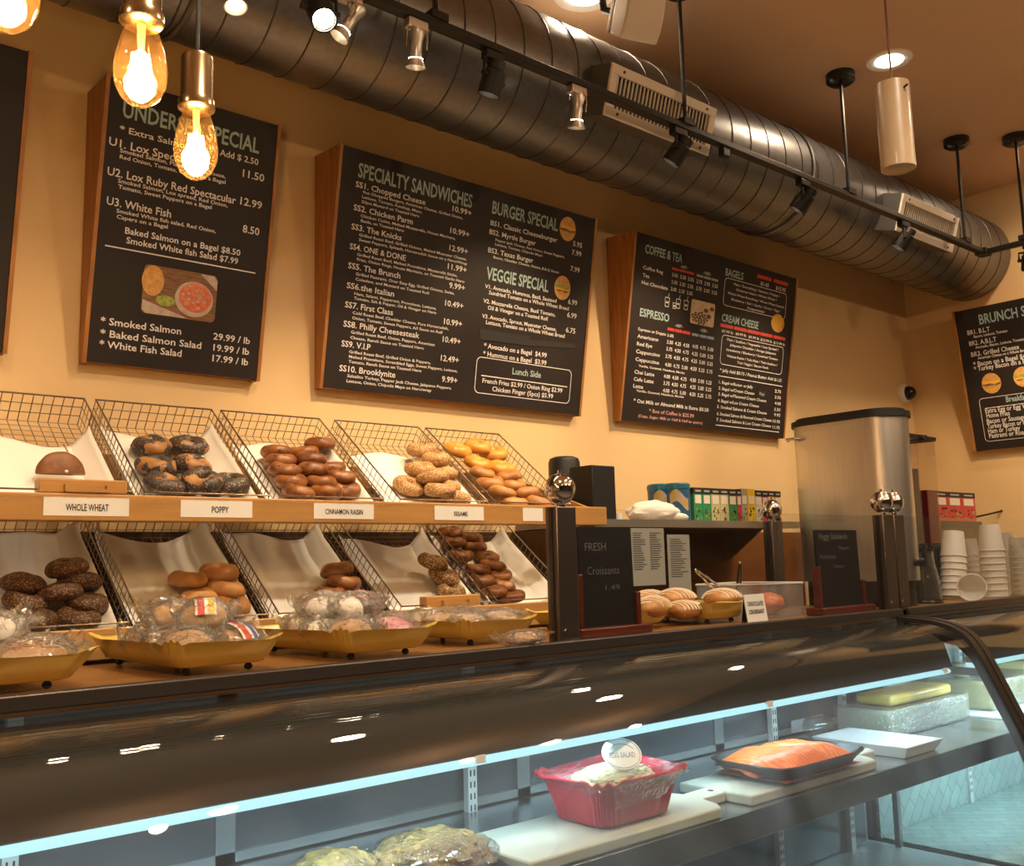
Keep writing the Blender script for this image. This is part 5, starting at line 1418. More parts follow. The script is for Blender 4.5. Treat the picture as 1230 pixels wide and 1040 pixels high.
# ------------------------------------------------------------------ price card, clear bins, tongs
pc_ = at(711, 0, Y=2.0)
a = at(896, 755, Y=2.0); b = at(921, 755, Y=2.0)
c0 = thing('price_card', 'small white folded card reading CHOCOLATE CROISSANT beside the domed croissant', 'price card', (2.60, 1.965, CT))
x0c, x1c, zc0, zc1 = 2.725, 2.835, CT, CT + .085
MB().poly([(x0c, 1.968, zc0), (x0c, 1.971, zc0), (x0c, 1.983, zc1), (x0c, 1.998, zc0), (x0c, 1.995, zc0), (x0c, 1.9815, zc1 + .003)], (x1c - x0c, 0, 0)).build('card', cardm, c0)
t = MB(); sl = Vector((0, .0135, .088)).normalized()
put_text(t, 'CHOCOLATE', Vector((x0c + .012, 1.9675, CT)) + sl * .052 + Vector((0, -.001, 0)), Vector((1, 0, 0)), sl, .085, .013, .02)
put_text(t, 'CROISSANT', Vector((x0c + .012, 1.9675, CT)) + sl * .026 + Vector((0, -.001, 0)), Vector((1, 0, 0)), sl, .085, .013, .02)
t.build('lettering', inkm, c0)
def bin_(x0, x1, y0, y1, h, label):
    b = MB(); th = .004
    b.bb(x0, x1, y0, y1, CT + .001, CT + .001 + th)
    for q in ((x0, x0 + th, y0, y1), (x1 - th, x1, y0, y1), (x0 + th, x1 - th, y0, y0 + th), (x0 + th, x1 - th, y1 - th, y1)): b.bb(*q, CT + .001 + th, CT + h)
    t = thing('clear_bin', label, 'plastic bin', ((x0 + x1) / 2, (y0 + y1) / 2, CT), 'clear plastic bins on the counter')
    b.build('bin_walls', clearp, t)
    r = MB().tube([(x0, y0, CT + h), (x1, y0, CT + h), (x1, y1, CT + h), (x0, y1, CT + h)], .004, 6, True)
    r.build('rim', rimw, t)
bin_(2.885, 3.13, 2.02, 2.30, .115, 'clear plastic bin with a pale rim behind the price card')
og = thing('orange_bag', 'crumpled orange pack inside the clear plastic bin', 'food pack', (3.05, 2.12, CT + .006))
crinkle((3.05, 2.12, CT + .045), (.055, .06, .036), 5, None, .12).build('pack', mat('orange_pack', (0.70, 0.16, 0.06), 0.35), og)
def tongs(p0, p1, label):
    p0, p1 = Vector(p0), Vector(p1)
    t = thing('tongs', label, 'tongs', p0, 'tongs standing in the clear bin')
    s = (p1 - p0).cross(Vector((0, 1, 0))).normalized() * .010
    w = MB()
    for k in (-1, 1): w.tube([p0 + s * k * 1.2, (p0 + p1) / 2 + s * k * .9, p1 + s * k * .25], [.004, .005, .003], 6)
    w.build('arms', chrome, t)
    MB().ball(p1, .006, 10, 8).build('hinge', chrome, t)
tongs((2.93, 2.16, CT + .03), at(889, 676, Y=2.16), 'steel tongs standing upright in the clear bin')
tongs((2.88, 2.2, CT + .10), at(836, 685, Y=2.2), 'thin steel tongs leaning out over the left rim of the clear bin')

# ------------------------------------------------------------------ tea dispenser
urn = thing('tea_dispenser', 'tall narrow brushed steel iced tea dispenser with a black lid', 'drink dispenser', (3.87, 2.24, CT))
def stadium(cx, cy, w, l, n=12):
    r = w / 2; out = []
    for cy_, a0 in ((cy + l / 2 - r, 0), (cy - l / 2 + r, 180)):
        for k in range(n + 1):
            a = math.radians(a0 + 180 * k / n); out.append(Vector((cx + r * math.cos(a), cy_ + r * math.sin(a), 0)))
    return out
def stad_prism(mb, cx, cy, w, l, z0, z1, m=0, n=12):
    p = stadium(cx, cy, w, l, n); k = len(p)
    vs = [(v.x, v.y, z0) for v in p] + [(v.x, v.y, z1) for v in p]
    mb.add(vs, [(i, (i + 1) % k, k + (i + 1) % k, k + i) for i in range(k)], m, True)
    mb.add(vs, [tuple(range(k))[::-1], tuple(range(k, 2 * k))], m, False)
ucx, ucy, uw, ul = 3.875, 2.225, .225, .50
b = MB(); stad_prism(b, ucx, ucy, uw, ul, CT + .10, EYE + .562); b.build('body', steel, urn)
b = MB(); stad_prism(b, ucx, ucy, uw + .022, ul + .022, EYE + .556, EYE + .580); stad_prism(b, ucx, ucy, uw - .01, ul - .02, EYE + .580, EYE + .592); b.build('lid', blackm, urn)
b = MB(); stad_prism(b, ucx, ucy, uw - .02, ul - .04, CT, CT + .10); b.build('base_ring', blackm, urn)
b = MB(); b.lathe([(.014, 0), (.014, .02), (.02, .02), (.02, .042), (0, .044)], 14, (ucx, ucy - ul / 2, CT + .17), Rq); b.bb(ucx - .008, ucx + .008, ucy - ul / 2 - .045, ucy - ul / 2 - .030, CT + .18, CT + .24); b.build('faucet', blackm, urn)
b = MB().tube([(ucx - uw / 2 - .002, ucy + .17, EYE + .50), (ucx - uw / 2 - .03, ucy + .18, EYE + .502), (ucx - uw / 2 - .03, ucy + .22, EYE + .502), (ucx - uw / 2 + .01, ucy + .235, EYE + .50)], .006, 8); b.build('side_handle', steel, urn)
b = MB().bb(ucx - uw / 2 - .002, ucx - uw / 2 + .0, ucy - .12, ucy + .16, EYE + .53, EYE + .548); b.build('top_trim', steel, urn)

# ------------------------------------------------------------------ juice dispensers, glass jug
def juicer(x, y, z0, h, label, level, col):
    t = thing('juice_dispenser', label, 'drink dispenser', (x, y, z0), 'tall clear juice dispensers')
    b = MB(); s = .058
    b.poly([(x - s, y - s, z0 + .02), (x + s, y - s, z0 + .02), (x + s, y + s, z0 + .02), (x - s, y + s, z0 + .02)], (0, 0, h))
    b.build('clear_tank', tankp, t, .006)
    if level: MB().bb(x - s + .006, x + s - .006, y - s + .006, y + s - .006, z0 + .026, z0 + h * level).build('juice', col, t)
    b = MB().bb(x - s - .006, x + s + .006, y - s - .006, y + s + .006, z0 + h + .02, z0 + h + .04); b.bb(x - s * .6, x + s * .6, y - s * .6, y + s * .6, z0 + h + .04, z0 + h + .052); b.build('lid', blackm, t, .004)
    MB().bb(x - s - .006, x + s + .006, y - s - .006, y + s + .006, z0 - .0, z0 + .02).build('base', blackm, t, .004)
jred = mat('red_juice', (0.10, 0.004, 0.006), 0.3)
jz = EYE + .02
back_stand = thing('black_riser', 'dark riser block behind the glass jug carrying the juice dispensers', 'riser', (4.4, 2.36, CT))
MB().bb(4.10, 4.62, 2.26, 2.42, CT, jz).build('block', blackm, back_stand, .006)
jp = at(1106, 600, Y=2.34)
juicer(jp.x + .015, 2.34, jz, .50, 'tall clear dispenser half full of dark red juice right of the tea dispenser', .56, jred)
jp2 = at(1088, 600, Y=2.345)
juicer(jp2.x - .012, 2.345, jz, .505, 'tall clear dispenser mostly hidden between the tea dispenser and the red juice', .75, mat('dark_juice', (.012, .008, .008), .3))
jg = at(1112, 730, Y=2.06)
g = thing('glass_jug', 'ribbed clear glass jug with a black lid in front of the juice', 'jug', (jg.x, 2.06, CT))
prof = [(.052, .012), (.066, .016), (.066, .03), (.062, .09), (.048, .16), (.044, .20), (.044, .216), (.040, .216), (.042, .16), (.057, .09), (.06, .03), (.05, .018)]
mb = MB(); nj = 48
vs = []; 
for r_, z in prof:
    for j in range(nj):
        a = 2 * PI * j / nj; rr = r_ * (1 + .03 * math.cos(12 * a))
        vs.append((jg.x + rr * math.cos(a), 2.06 + rr * math.sin(a), CT + z))
fs = [(i * nj + j, i * nj + (j + 1) % nj, (i + 1) * nj + (j + 1) % nj, (i + 1) * nj + j) for i in range(len(prof) - 1) for j in range(nj)]
mb.add(vs, fs).build('jug_glass', glass('jug_glass_clear', (.86, .86, .86), .12, (.6, .6, .6), .02, 1.6, 8, .3, 20, 1.6), g)
MB().lathe([(0, .015), (.055, .015), (.056, .03), (.053, .09), (.040, .15), (0, .152)], 28, (jg.x, 2.06, CT)).build('dark_tea', mat('dark_tea', (.045, .03, .022), .15), g)
MB().lathe([(0, .214), (.047, .214), (.049, .22), (.049, .228), (0, .232)], 28, (jg.x, 2.06, CT)).build('lid', blackm, g)
MB().lathe([(.07, 0), (.072, .006), (.066, .013), (0, .013)], 32, (jg.x, 2.06, CT)).build('base_ring', blackg, g)
MB().tube([(jg.x - .05, 2.06, CT + .19), (jg.x - .095, 2.05, CT + .18), (jg.x - .10, 2.05, CT + .09), (jg.x - .062, 2.06, CT + .06)], .008, 8).build('handle', g.children[0].data.materials[0], g)

# ------------------------------------------------------------------ cup stacks
def cups(px, Y, n, r0, r1, step, h, label, mt, flip=False, rim=.003):
    p = at(px, 720, Y=Y)
    for k in range(n):
        z = CT + .001 + k * step
        pr = [(0, .002), (r0, 0), (r1, h - .004), (r1 + rim, h - .002), (r1 + rim, h), (r1 - .001, h), (r0 - .002, .004), (0, .004)]
        if flip: pr = [(r, h - z_) for r, z_ in pr][::-1]
        yield (p.x, Y, z), pr
def cup_stack(px, Y, n, r0, r1, step, h, where, mt, flip=False, name='paper_cup', cat='cup', rim=.003, lean=0):
    nm = ['lowest', 'second', 'third', 'fourth', 'fifth', 'sixth', 'seventh', 'eighth', 'ninth', 'tenth', 'eleventh', 'twelfth']
    proto = None
    for k, (loc, pr) in enumerate(cups(px, Y, n, r0, r1, step, h, where, mt, flip, rim)):
        if proto is None: o = MB().lathe(pr, 28, loc).build(name, mt); proto = o; base = o.location.copy()
        else: o = proto.copy(); C.objects.link(o); o.location = base + Vector((math.sin(lean), 0, math.cos(lean))) * k * step + Vector((0, 0, lean * .05)); ORG[o.name] = o.location.copy()
        o.rotation_euler.y = lean
        if k == 0: o.location.z += lean * .05
        w = 'topmost' if k == n - 1 else nm[k]
        tag(o, f'{w} in the stack of {where}', cat, f'stack of {where}')
cup_stack(1146, 2.12, 7, .044, .056, .030, .115, 'tall white paper tubs nearest the jug', foam, True, 'paper_tub', lean=.16)
cup_stack(1171, 2.34, 8, .030, .040, .027, .085, 'cups half hidden behind the tall white tubs', frostp, True)
cup_stack(1196, 2.05, 8, .043, .056, .030, .12, 'tall white paper tubs behind the round deli bowl', foam, True, 'paper_tub')
cup_stack(1214, 2.18, 9, .034, .042, .026, .09, 'frosted cups right of the tallest tubs', frostp, True)
cup_stack(1229, 2.0, 8, .038, .046, .025, .095, 'frosted cups cut off by the right edge of the view', frostp, True)
bp = at(1166, 707, Y=1.99)
dbowl = thing('deli_bowl', 'round white plastic bowl lying on its side before the tub stacks', 'bowl', (bp.x, 1.99, CT))
Rb = Vector((-.80, -.50, -.18)).to_track_quat('Z', 'Y').to_matrix()
MB().lathe([(0, -.045), (.03, -.045), (.034, -.042), (.052, .0), (.058, .03), (.061, .03), (.061, .034), (.056, .034), (.05, .002), (.03, -.039), (0, -.04)], 32, (bp.x, 1.99, CT + .062), Rb).build('bowl_shell', plasticw, dbowl)

# ------------------------------------------------------------------ back shelf with tea boxes
S2Y = 2.56
bs = thing('back_shelf', 'narrow steel-edged shelf against the wall carrying towels and tea boxes', 'shelf', (3.3, S2Y, EYE + .13))
s2z = EYE + .152
MB().bb(2.64, 4.02, S2Y, 2.995, s2z - .022, s2z).build('shelf_board', mat('grey_laminate', (.33, .28, .23), .35), bs)
MB().bb(2.64, 4.02, S2Y - .006, S2Y, s2z - .026, s2z + .003).build('steel_edge', steel, bs)
for x in (2.70, 3.95):
    MB().poly([(x, 2.995, s2z - .022), (x, 2.995, s2z - .2), (x, 2.75, s2z - .022)], (.012, 0, 0)).build('bracket', steel, bs)
wp = MB().bb(2.63, 4.6, 2.955, 2.998, EYE - .35, s2z - .028).build('wood_panel', mat('brown_panel', (.24, .085, .022), .4, 0, (.18, .06, .016), 5, stretch=(.5, 4, 4)))
tag(wp, 'orange brown wood panel on the wall under the back shelf', 'wood panel')
blk = thing('cup_dispenser', 'tall black rounded cup dispenser behind the chrome ball', 'dispenser', (2.45, 2.8, EYE))
p = at(679, 600, Y=2.78)
MB().lathe([(.055, 0), (.062, .004), (.062, .222), (.056, .238), (.04, .245), (0, .246)], 28, (p.x, 2.78, s2z + .011)).build('cylinder', blackm, blk)
MB().bb(p.x - .064, p.x + .064, 2.715, 2.845, s2z + .001, s2z + .011).build('base', blackm, blk)
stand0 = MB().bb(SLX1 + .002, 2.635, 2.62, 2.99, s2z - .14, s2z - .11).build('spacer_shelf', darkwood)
tag(stand0, 'dark ledge joining the bagel shelf and the back shelf', 'shelf')
p = at(712, 590, Y=2.64)
bb_ = MB().bb(p.x - .062, p.x + .062, 2.58, 2.70, s2z + .001, EYE + .357).build('black_box', blackm, None, .003)
tag(bb_, 'plain black upright box next to the black cup dispenser', 'box')
p = at(742, 612, Y=2.62)
o = MB().lathe([(0, 0), (.016, 0), (.018, .028), (.016, .028), (.014, .004), (0, .004)], 20, (p.x, 2.62, s2z)).build('small_cup', plasticw)
tag(o, 'tiny white cup on the back shelf between the black box and the towel', 'cup')
tw = thing('folded_towel', 'white bunched towel lying on the back shelf before the blue canisters', 'towel', (2.98, 2.66, s2z))
tp = at(785, 612, Y=2.66)
def twf(v):
    return 1 + .14 * noise.noise(v * 2.1 + Vector((3, 1, 2))) + .05 * noise.noise(v * 6)
mb = MB(); mb.ball((tp.x, 2.66, s2z + .038), (.135, .08, .048), 40, 24, None, 0, twf)
for v in mb.V: v.z = max(v.z, s2z + .001)
mb.ball((tp.x + .10, 2.63, s2z + .018), (.06, .05, .020), 24, 14, None, 0, twf)
for v in mb.V: v.z = max(v.z, s2z + .001)
mb.build('cloth', mat('towel_cloth', (.78, .74, .70), .85, 0, bump=.3, bscale=60), tw)

# blue canisters
bluec = mat('canister_blue', (.02, .10, .22), .35); bluel = mat('canister_lid', (.015, .14, .22), .35)
def canister(px, Y, label):
    p = at(px, 600, Y=Y)
    t = thing('blue_canister', label, 'canister', (p.x, Y, s2z), 'blue canisters on the back shelf')
    r, h = .056, .155
    MB().lathe([(0, 0), (r, 0), (r, h), (r - .004, h + .004), (0, h + .004)], 28, (p.x, Y, s2z)).build('body', bluec, t)
    MB().lathe([(r + .002, h - .012), (r + .002, h + .006), (r - .004, h + .012), (0, h + .013)], 28, (p.x, Y, s2z)).build('lid', bluel, t)
    l = MB(); l.grid(lambda u, v: (p.x + (r + .001) * math.cos(-PI * .95 + u * 1.5), Y + (r + .001) * math.sin(-PI * .95 + u * 1.5), s2z + .07 + v * .05 + .02 * math.sin(u * 5)), 14, 4)
    l.build('label_band', mat('label_swirl', (.4, .36, .34), .5, 0, (.45, .30, .05), 25), t)
canister(794, 2.78, 'nearer blue canister with a swirl label behind the towel')
canister(813, 2.72, 'taller blue canister beside the green tea boxes')

# tea boxes
wht = mat('box_panel_white', (.72, .68, .60), .5)
def tea_box(x0, x1, y0, y1, z, h, col, label, group, face=(0, -1, 0), lid=True, body2=None):
    t = thing('tea_box', label, 'tea box', ((x0 + x1) / 2, (y0 + y1) / 2, z), group)
    MB().bb(x0, x1, y0, y1, z, z + h).build('carton', col, t)
    d = .0012
    if face[1]:
        F = lambda u0, u1, v0, v1: MB().bb(x0 + (x1 - x0) * u0, x0 + (x1 - x0) * u1, y0 - d, y0 - .0001, z + h * v0, z + h * v1)
    else:
        F = lambda u0, u1, v0, v1: MB().bb(x0 - d, x0 - .0001, y0 + (y1 - y0) * (1 - u1), y0 + (y1 - y0) * (1 - u0), z + h * v0, z + h * v1)
    if lid:
        e = .0016
        MB().bb(x0 - e, x1 + e, y0 - e, y1 + e, z + h * .84, z + h + e).build('black_top_band', inkm, t)
        d = .0030
        w = F(.18, .82, .89, .94)
        w.build('band_lettering', greym, t)
        d = .0012
    F(.14, .86, .56, .80).build('white_title_panel', wht, t)
    g = MB()
    rr = random.Random(int(x0 * 1000))
    for k in range(9):
        u, v = rr.uniform(.15, .8), rr.uniform(.08, .42); s = rr.uniform(.08, .17)
        q = F(u, min(u + s, .97), v, v + s * .5)
        for i, f in enumerate(q.F): g.add([q.V[j] for j in f], [tuple(range(4))], k % 2, False)
    g.build('fruit_picture', [body2 or bean, leaf], t)
green = mat('tea_green', (.03, .24, .09), .45); lime = mat('tea_cream', (.50, .48, .28), .45); yelb = mat('tea_yellow', (.72, .50, .02), .45)
ora = mat('tea_orange', (.75, .42, .08), .45); mag = mat('tea_red', (.45, .05, .09), .45); whb = mat('tea_white', (.65, .60, .56), .45); redb = mat('tea_berry', (.50, .05, .05), .45); gy = mat('tea_grey', (.36, .32, .26), .45)
xs = at(831, 600, Y=2.70).x
seq = [(green, 'first green tea box of the row, next to the blue canister', .060), (green, 'second green tea box in the row', .060), (lime, 'cream tea box with fruit picture right of the green pair', .062), (lime, 'second cream tea box with fruit picture', .062), (green, 'third green tea box, right of the cream pair', .060), (mag, 'narrow red tea box squeezed beside the third green one', .034), (gy, 'grey and yellow carton without a black band', .046), (yelb, 'bright yellow carton with a red picture', .060), (whb, 'white tea box with a purple picture right of the yellow carton', .050), (mag, 'red tea box right of the white one', .050), (ora, 'orange tea box next to the red one', .050), (ora, 'last orange tea box beside the tea dispenser', .050)]
x = xs
for k, (m_, l, w) in enumerate(seq):
    nol = k in (6, 7)
    tea_box(x, x + w - .002, 2.69, 2.82, s2z, .150 if not nol else .156, m_, l, 'tea boxes on the back shelf', lid=not nol, body2=(jred if k in (8, 9, 7) else None))
    x += w
jar = thing('clip_jar', 'small black clip top jar in front of the orange tea boxes', 'jar', (3.6, 2.6, s2z))
p = at(931, 620, Y=2.60)
MB().lathe([(0, 0), (.022, 0), (.022, .05), (.018, .056), (0, .056)], 20, (p.x, 2.60, s2z)).build('body', blackg, jar)
MB().tube([(p.x - .022, 2.60, s2z + .05), (p.x - .02, 2.60, s2z + .085), (p.x + .02, 2.60, s2z + .085), (p.x + .022, 2.60, s2z + .05)], .006, 8).build('clip', blackm, jar)

# order sheets taped under the shelf edge
sheetm = mat('order_sheet', (.25, .25, .225), .7)
def sheet(px0, px1, py0, py1, Y, label, cols):
    a, b = at(px0, py0, Y=Y), at(px1, py1, Y=Y)
    x0, x1, z1, z0 = a.x, b.x, min(a.z, s2z - .03), b.z
    t = thing('order_sheet', label, 'paper sheet', ((x0 + x1) / 2, Y, z0), 'order sheets hanging under the back shelf')
    MB().bb(x0, x1, Y, Y + .001, z0, z1).build('paper', sheetm, t)
    l = MB(); rr = random.Random(px0)
    for c in range(cols):
        cx0 = x0 + (x1 - x0) * (c + .12) / cols; cw = (x1 - x0) / cols * .78
        z = z1 - .02
        while z > z0 + .06:
            l.bb(cx0, cx0 + cw * rr.uniform(.5, 1), Y - .0006, Y - .0001, z, z + .003); z -= .0085
    l.build('printed_lines', inkm, t)
sheet(757, 800, 632, 702, 2.548, 'two column printed order sheet hanging just right of the chalkboard', 2)
sheet(801, 831, 642, 712, 2.546, 'single column printed order sheet hanging beside the wood panel', 1)
sheet(696, 704, 640, 720, 2.55, 'narrow strip of printed paper between the post and the chalkboard', 1)

# ------------------------------------------------------------------ right end: red tea boxes on a black appliance, cable, clear cups
mw = thing('black_appliance', 'low black countertop appliance with a glossy front under the red tea boxes', 'appliance', (5.0, 2.55, CT))
mx0, mx1, my0, my1 = 4.62, 5.28, 2.30, 2.42
q0, q1 = at(1120, 625, Y=2.44), at(1180, 625, Y=2.44)
mx0, mx1 = q0.x, q1.x; my0, my1 = 2.44, 2.80; mzt = q0.z
MB().bb(mx0, mx1, my0, my1, CT, mzt).build('housing', blackm, mw, .006)
MB().bb(mx0 + .03, mx1 - .12, my0 - .004, my0, CT + .05, mzt - .045).build('glass_door', blackg, mw)
MB().lathe([(0, 0), (.014, 0), (.012, .012), (0, .013)], 16, (mx1 - .06, my0, mzt - .1), Rq).build('knob', chrome, mw)
bx0 = at(1121, 600, Y=2.50).x; bx1 = at(1171, 600, Y=2.50).x
w = (bx1 - bx0) / 3
for k, l in enumerate(['left red berry tea box on the black appliance', 'middle red tea box on the black appliance', 'right red tea box on the black appliance, nearest the cable']):
    tea_box(bx0 + k * w, bx0 + (k + 1) * w - .002, 2.50, 2.62, mzt, .158, redb, l, 'red tea boxes on the black appliance')
cb = MB()
p0 = Vector((mx1 - .02, 2.70, mzt + .008))
pts = [p0, p0 + Vector((.15, 0, .0)), at(1208, 612, Y=2.5), at(1216, 598, Y=2.5), at(1224, 588, Y=2.5), at(1236, 585, Y=2.5)]
sp_ = []
for i in range(len(pts) - 1):
    a, b = pts[max(i - 1, 0)], pts[i]; c, d = pts[i + 1], pts[min(i + 2, len(pts) - 1)]
    for k in range(6):
        t = k / 6
        sp_.append(.5 * ((2 * b) + (-a + c) * t + (2 * a - 5 * b + 4 * c - d) * t * t + (-a + 3 * b - 3 * c + d) * t ** 3))
sp_.append(pts[-1]); sp_.append(pts[-1] + Vector((.3, .2, -.1)))
o = cb.tube(sp_, .006, 6).build('power_cable', blackm)
tag(o, 'dark cable curving up from the black appliance at the right edge', 'cable')

# ------------------------------------------------------------------ food inside the deli cases
DK = DZ1 + .001
board_m = mat('cutting_board_white', (.50, .50, .43), .5, 0, (.45, .44, .37), 8, .1, 20)
def cutting_board(p0, p1, w, label, th=.026, z=None):
    """long board with a round-shouldered handle at the p1 end; p0, p1 = ends of the centre line"""
    p0, p1 = Vector((p0[0], p0[1], 0)), Vector((p1[0], p1[1], 0))
    e = (p1 - p0).normalized(); s = Vector((-e.y, e.x, 0)); L = (p1 - p0).length
    h = w / 2; n = .030
    out = [(0, -h), (L - .15, -h), (L - .125, -h * .75), (L - .105, -n), (L - .015, -n * 1.15), (L, -n * .5), (L, n * .5), (L - .015, n * 1.15), (L - .105, n), (L - .125, h * .75), (L - .15, h), (0, h)]
    t = thing('cutting_board', label, 'cutting board', ((p0 + p1) / 2).to_tuple()[:2] + (DK,), 'white cutting boards in the deli case')
    MB().poly([p0 + e * a + s * b + Vector((0, 0, DK)) for a, b in out], (0, 0, th)).build('board', board_m, t, .005)
    MB().lathe([(.008, 0), (.008, .001)], 14, p0 + e * (L - .03) + Vector((0, 0, DK + th - .0005))).build('hang_hole', inkm, t)
    return t
cutting_board((1.37, 1.66), (2.13, 1.66), .25, 'white cutting board with a handle under the red basket')
cutting_board((2.12, 1.665), (2.87, 1.665), .23, 'white cutting board with a handle under the salmon tray')

# red basket dish
redp = mat('red_plastic', (.50, .012, .035), .3, coat=.2)
rb = thing('red_basket', 'ribbed crimson plastic basket of egg salad covered in cling film', 'basket', (1.745, 1.665, DK + .027))
rc = Vector((1.745, 1.665, DK + .028)); bz, tz_ = 0.0, .125
def rring(hx, hy, z, rib, wav=0):
    N = 144; out = []
    for k in range(N):
        a = 2 * PI * (k + .5) / N; c, q = math.cos(a), math.sin(a); e = .28
        x = hx * math.copysign(abs(c) ** e, c); y = hy * math.copysign(abs(q) ** e, q)
        m_ = 1 + rib * (.012 if k % 4 < 2 else -.012)
        out.append(rc + Vector((x * m_, y * m_, z + wav * .004 * math.sin(a * 14))))
    return out
rg = [rring(.105, .075, 0, 0), rring(.112, .082, .004, 1), rring(.122, .09, .042, 1), rring(.135, .10, .080, 1), rring(.138, .103, .087, 0), rring(.158, .12, .102, 0, 1), rring(.155, .118, .105, 0, 1), rring(.134, .099, .087, 0), rring(.12, .088, .055, 0), rring(.10, .07, .008, 0)]
N = 144
MB().add([v for r in rg for v in r], [(i * N + k, i * N + (k + 1) % N, (i + 1) * N + (k + 1) % N, (i + 1) * N + k) for i in range(len(rg) - 1) for k in range(N)] + [tuple(range(N))[::-1], tuple((len(rg) - 1) * N + k for k in range(N))]).build('basket_body', redp, rb)
egg = thing('egg_salad', 'pale yellow egg salad heaped in the red basket', 'salad', rc + Vector((0, 0, .08)))
off = Vector((4, 2, 1))
def chunky(c, r, seed, amp=.18, fr=5, mats=None):
    o_ = Vector((seed, seed * 1.3, seed * .7))
    mb = MB(); mb.ball(c, r, 56, 28, None, 0, lambda v: 1 + amp * noise.noise(v * fr + o_) + amp * .6 * noise.noise(v * fr * 2.3 + o_))
    return mb
eggm = mat('egg_salad', (.62, .55, .24), .5, 0, (.70, .66, .44), 70, .3, 60)
chunky(rc + Vector((0, 0, .080)), (.115, .08, .034), 3, .12, 7).build('heap', eggm, egg)
w = MB()
def film(u, v):
    x = (u - .5) * .31; y = (v - .5) * .235
    z = .106 + .012 * noise.noise(Vector((x * 22, y * 22, 3))) + .008 * math.exp(-(x * x + y * y) / .004)
    ex_ = max(abs(x) / .155, abs(y) / .1175)
    if ex_ > .97: z -= .02
    return rc + Vector((x, y, z))
w.grid(film, 40, 30)
# the film hangs down over the near corner
def hang(u, v):
    a = -PI * .62 + u * PI * .75; c, q = math.cos(a), math.sin(a); e = .28
    k = 1.03 - .22 * v
    x = .157 * k * math.copysign(abs(c) ** e, c); y = .12 * k * math.copysign(abs(q) ** e, q)
    n_ = .006 * noise.noise(Vector((u * 22, v * 5, 1)))
    return rc + Vector((x * (1 + n_ * 8), y * (1 + n_ * 8) - .001, .102 - .062 * v * (.6 + .4 * math.sin(u * 7 + 1)) + n_))
w.grid(hang, 50, 10)
part_label(w.build('cling_film', glass('cling_film', (.98, .98, .98), .015, (.9, .9, .9), .06, 1.45, 12, .9, 60, 1.5), rb), 'wrinkled clear cling film')
cd = thing('salad_label', 'round white label card with arched lettering stuck into the egg salad', 'label card', rc + Vector((.02, -.06, .12)))
Rc = Vector((-.40, -.55, .85)).to_track_quat('Z', 'Y').to_matrix()
cc = rc + Vector((.005, -.030, .140))
MB().lathe([(0, -.001), (.046, -.001), (.046, .001), (0, .001)], 40, cc, Rc).build('card_disc', cardm, cd)
l = MB(); l.tube([cc + Rc @ Vector((.042 * math.cos(2 * PI * k / 40), .042 * math.sin(2 * PI * k / 40), .0014)) for k in range(40)], .0007, 4, True)
put_text(l, 'EGG SALAD', cc + Rc @ Vector((-.030, -.012, .0016)), Rc @ Vector((1, 0, 0)), Rc @ Vector((0, 1, 0)), .060, .015, .01)
l.tube([cc + Rc @ Vector((.032 * math.cos(a), .028 * math.sin(a), .0015)) for a in [PI * (.15 + .7 * k / 12) for k in range(13)]], .0006, 4)
l.build('lettering', mat('grey_ink', (.22, .26, .30), .6), cd)

# salmon tray
tb = mat('tray_black', (.022, .020, .020), .3)
sl_ = thing('salmon_tray', 'shallow black tray holding the orange salmon', 'tray', (2.43, 1.645, DK + .027))
sc = Vector((2.43, 1.645, DK + .028))
def sring(hx, hy, z):
    out = []
    for k in range(64):
        a = 2 * PI * (k + .5) / 64; c, q = math.cos(a), math.sin(a); e = .35
        out.append(sc + Vector((hx * math.copysign(abs(c) ** e, c), hy * math.copysign(abs(q) ** e, q), z)))
    return out
rg = [sring(.17, .10, 0), sring(.19, .115, .025), sring(.215, .134, .046), sring(.213, .132, .049), sring(.190, .115, .030), sring(.165, .095, .006)]
N = 64
MB().add([v for r in rg for v in r], [(i * N + k, i * N + (k + 1) % N, (i + 1) * N + (k + 1) % N, (i + 1) * N + k) for i in range(len(rg) - 1) for k in range(N)] + [tuple(range(N))[::-1], tuple((len(rg) - 1) * N + k for k in range(N))]).build('tray_body', tb, sl_)
sam, nt, p_, o_ = nodes('salmon_flesh')
tc = nt.nodes.new('ShaderNodeTexCoord'); wv = nt.nodes.new('ShaderNodeTexWave'); wv.inputs['Scale'].default_value = 22; wv.inputs['Distortion'].default_value = 6; wv.inputs['Detail'].default_value = 3
rp = nt.nodes.new('ShaderNodeValToRGB'); rp.color_ramp.elements[0].color = (.80, .13, .015, 1); rp.color_ramp.elements[1].color = (.86, .24, .06, 1)
nt.links.new(tc.outputs['Object'], wv.inputs['Vector']); nt.links.new(wv.outputs['Fac'], rp.inputs[0]); nt.links.new(rp.outputs[0], p_.inputs['Base Color']); p_.inputs['Roughness'].default_value = .42
p_.inputs['Subsurface Weight'].default_value = .0
sf = thing('salmon_fillet', 'large glossy orange smoked salmon fillet folded on the black tray', 'salmon', sc + Vector((0, 0, .01)))
def sal(u, v):
    x = (u - .5) * .385 + .006 * math.sin(v * 9); y = .012 + (v - .5) * (.215 + .012 * math.sin(u * 8))
    ed = (1 - (2 * u - 1) ** 6) * (1 - (2 * v - 1) ** 4)
    z = .026 + .045 * ed * (.70 + .25 * math.sin(u * 3.1) + .18 * noise.noise(Vector((u * 3, v * 3, 2))))
    z -= .014 * max(0, math.sin((u * 1.2 + v * .5) * 9)) ** 6
    z += .003 * noise.noise(Vector((u * 14, v * 14, 5)))
    return sc + Vector((x, y, z))
MB().grid(sal, 60, 40).grid(lambda u, v: sc + Vector(((u - .5) * .37, (v - .5) * .225, .010)), 4, 4).build('fillet', sam, sf)
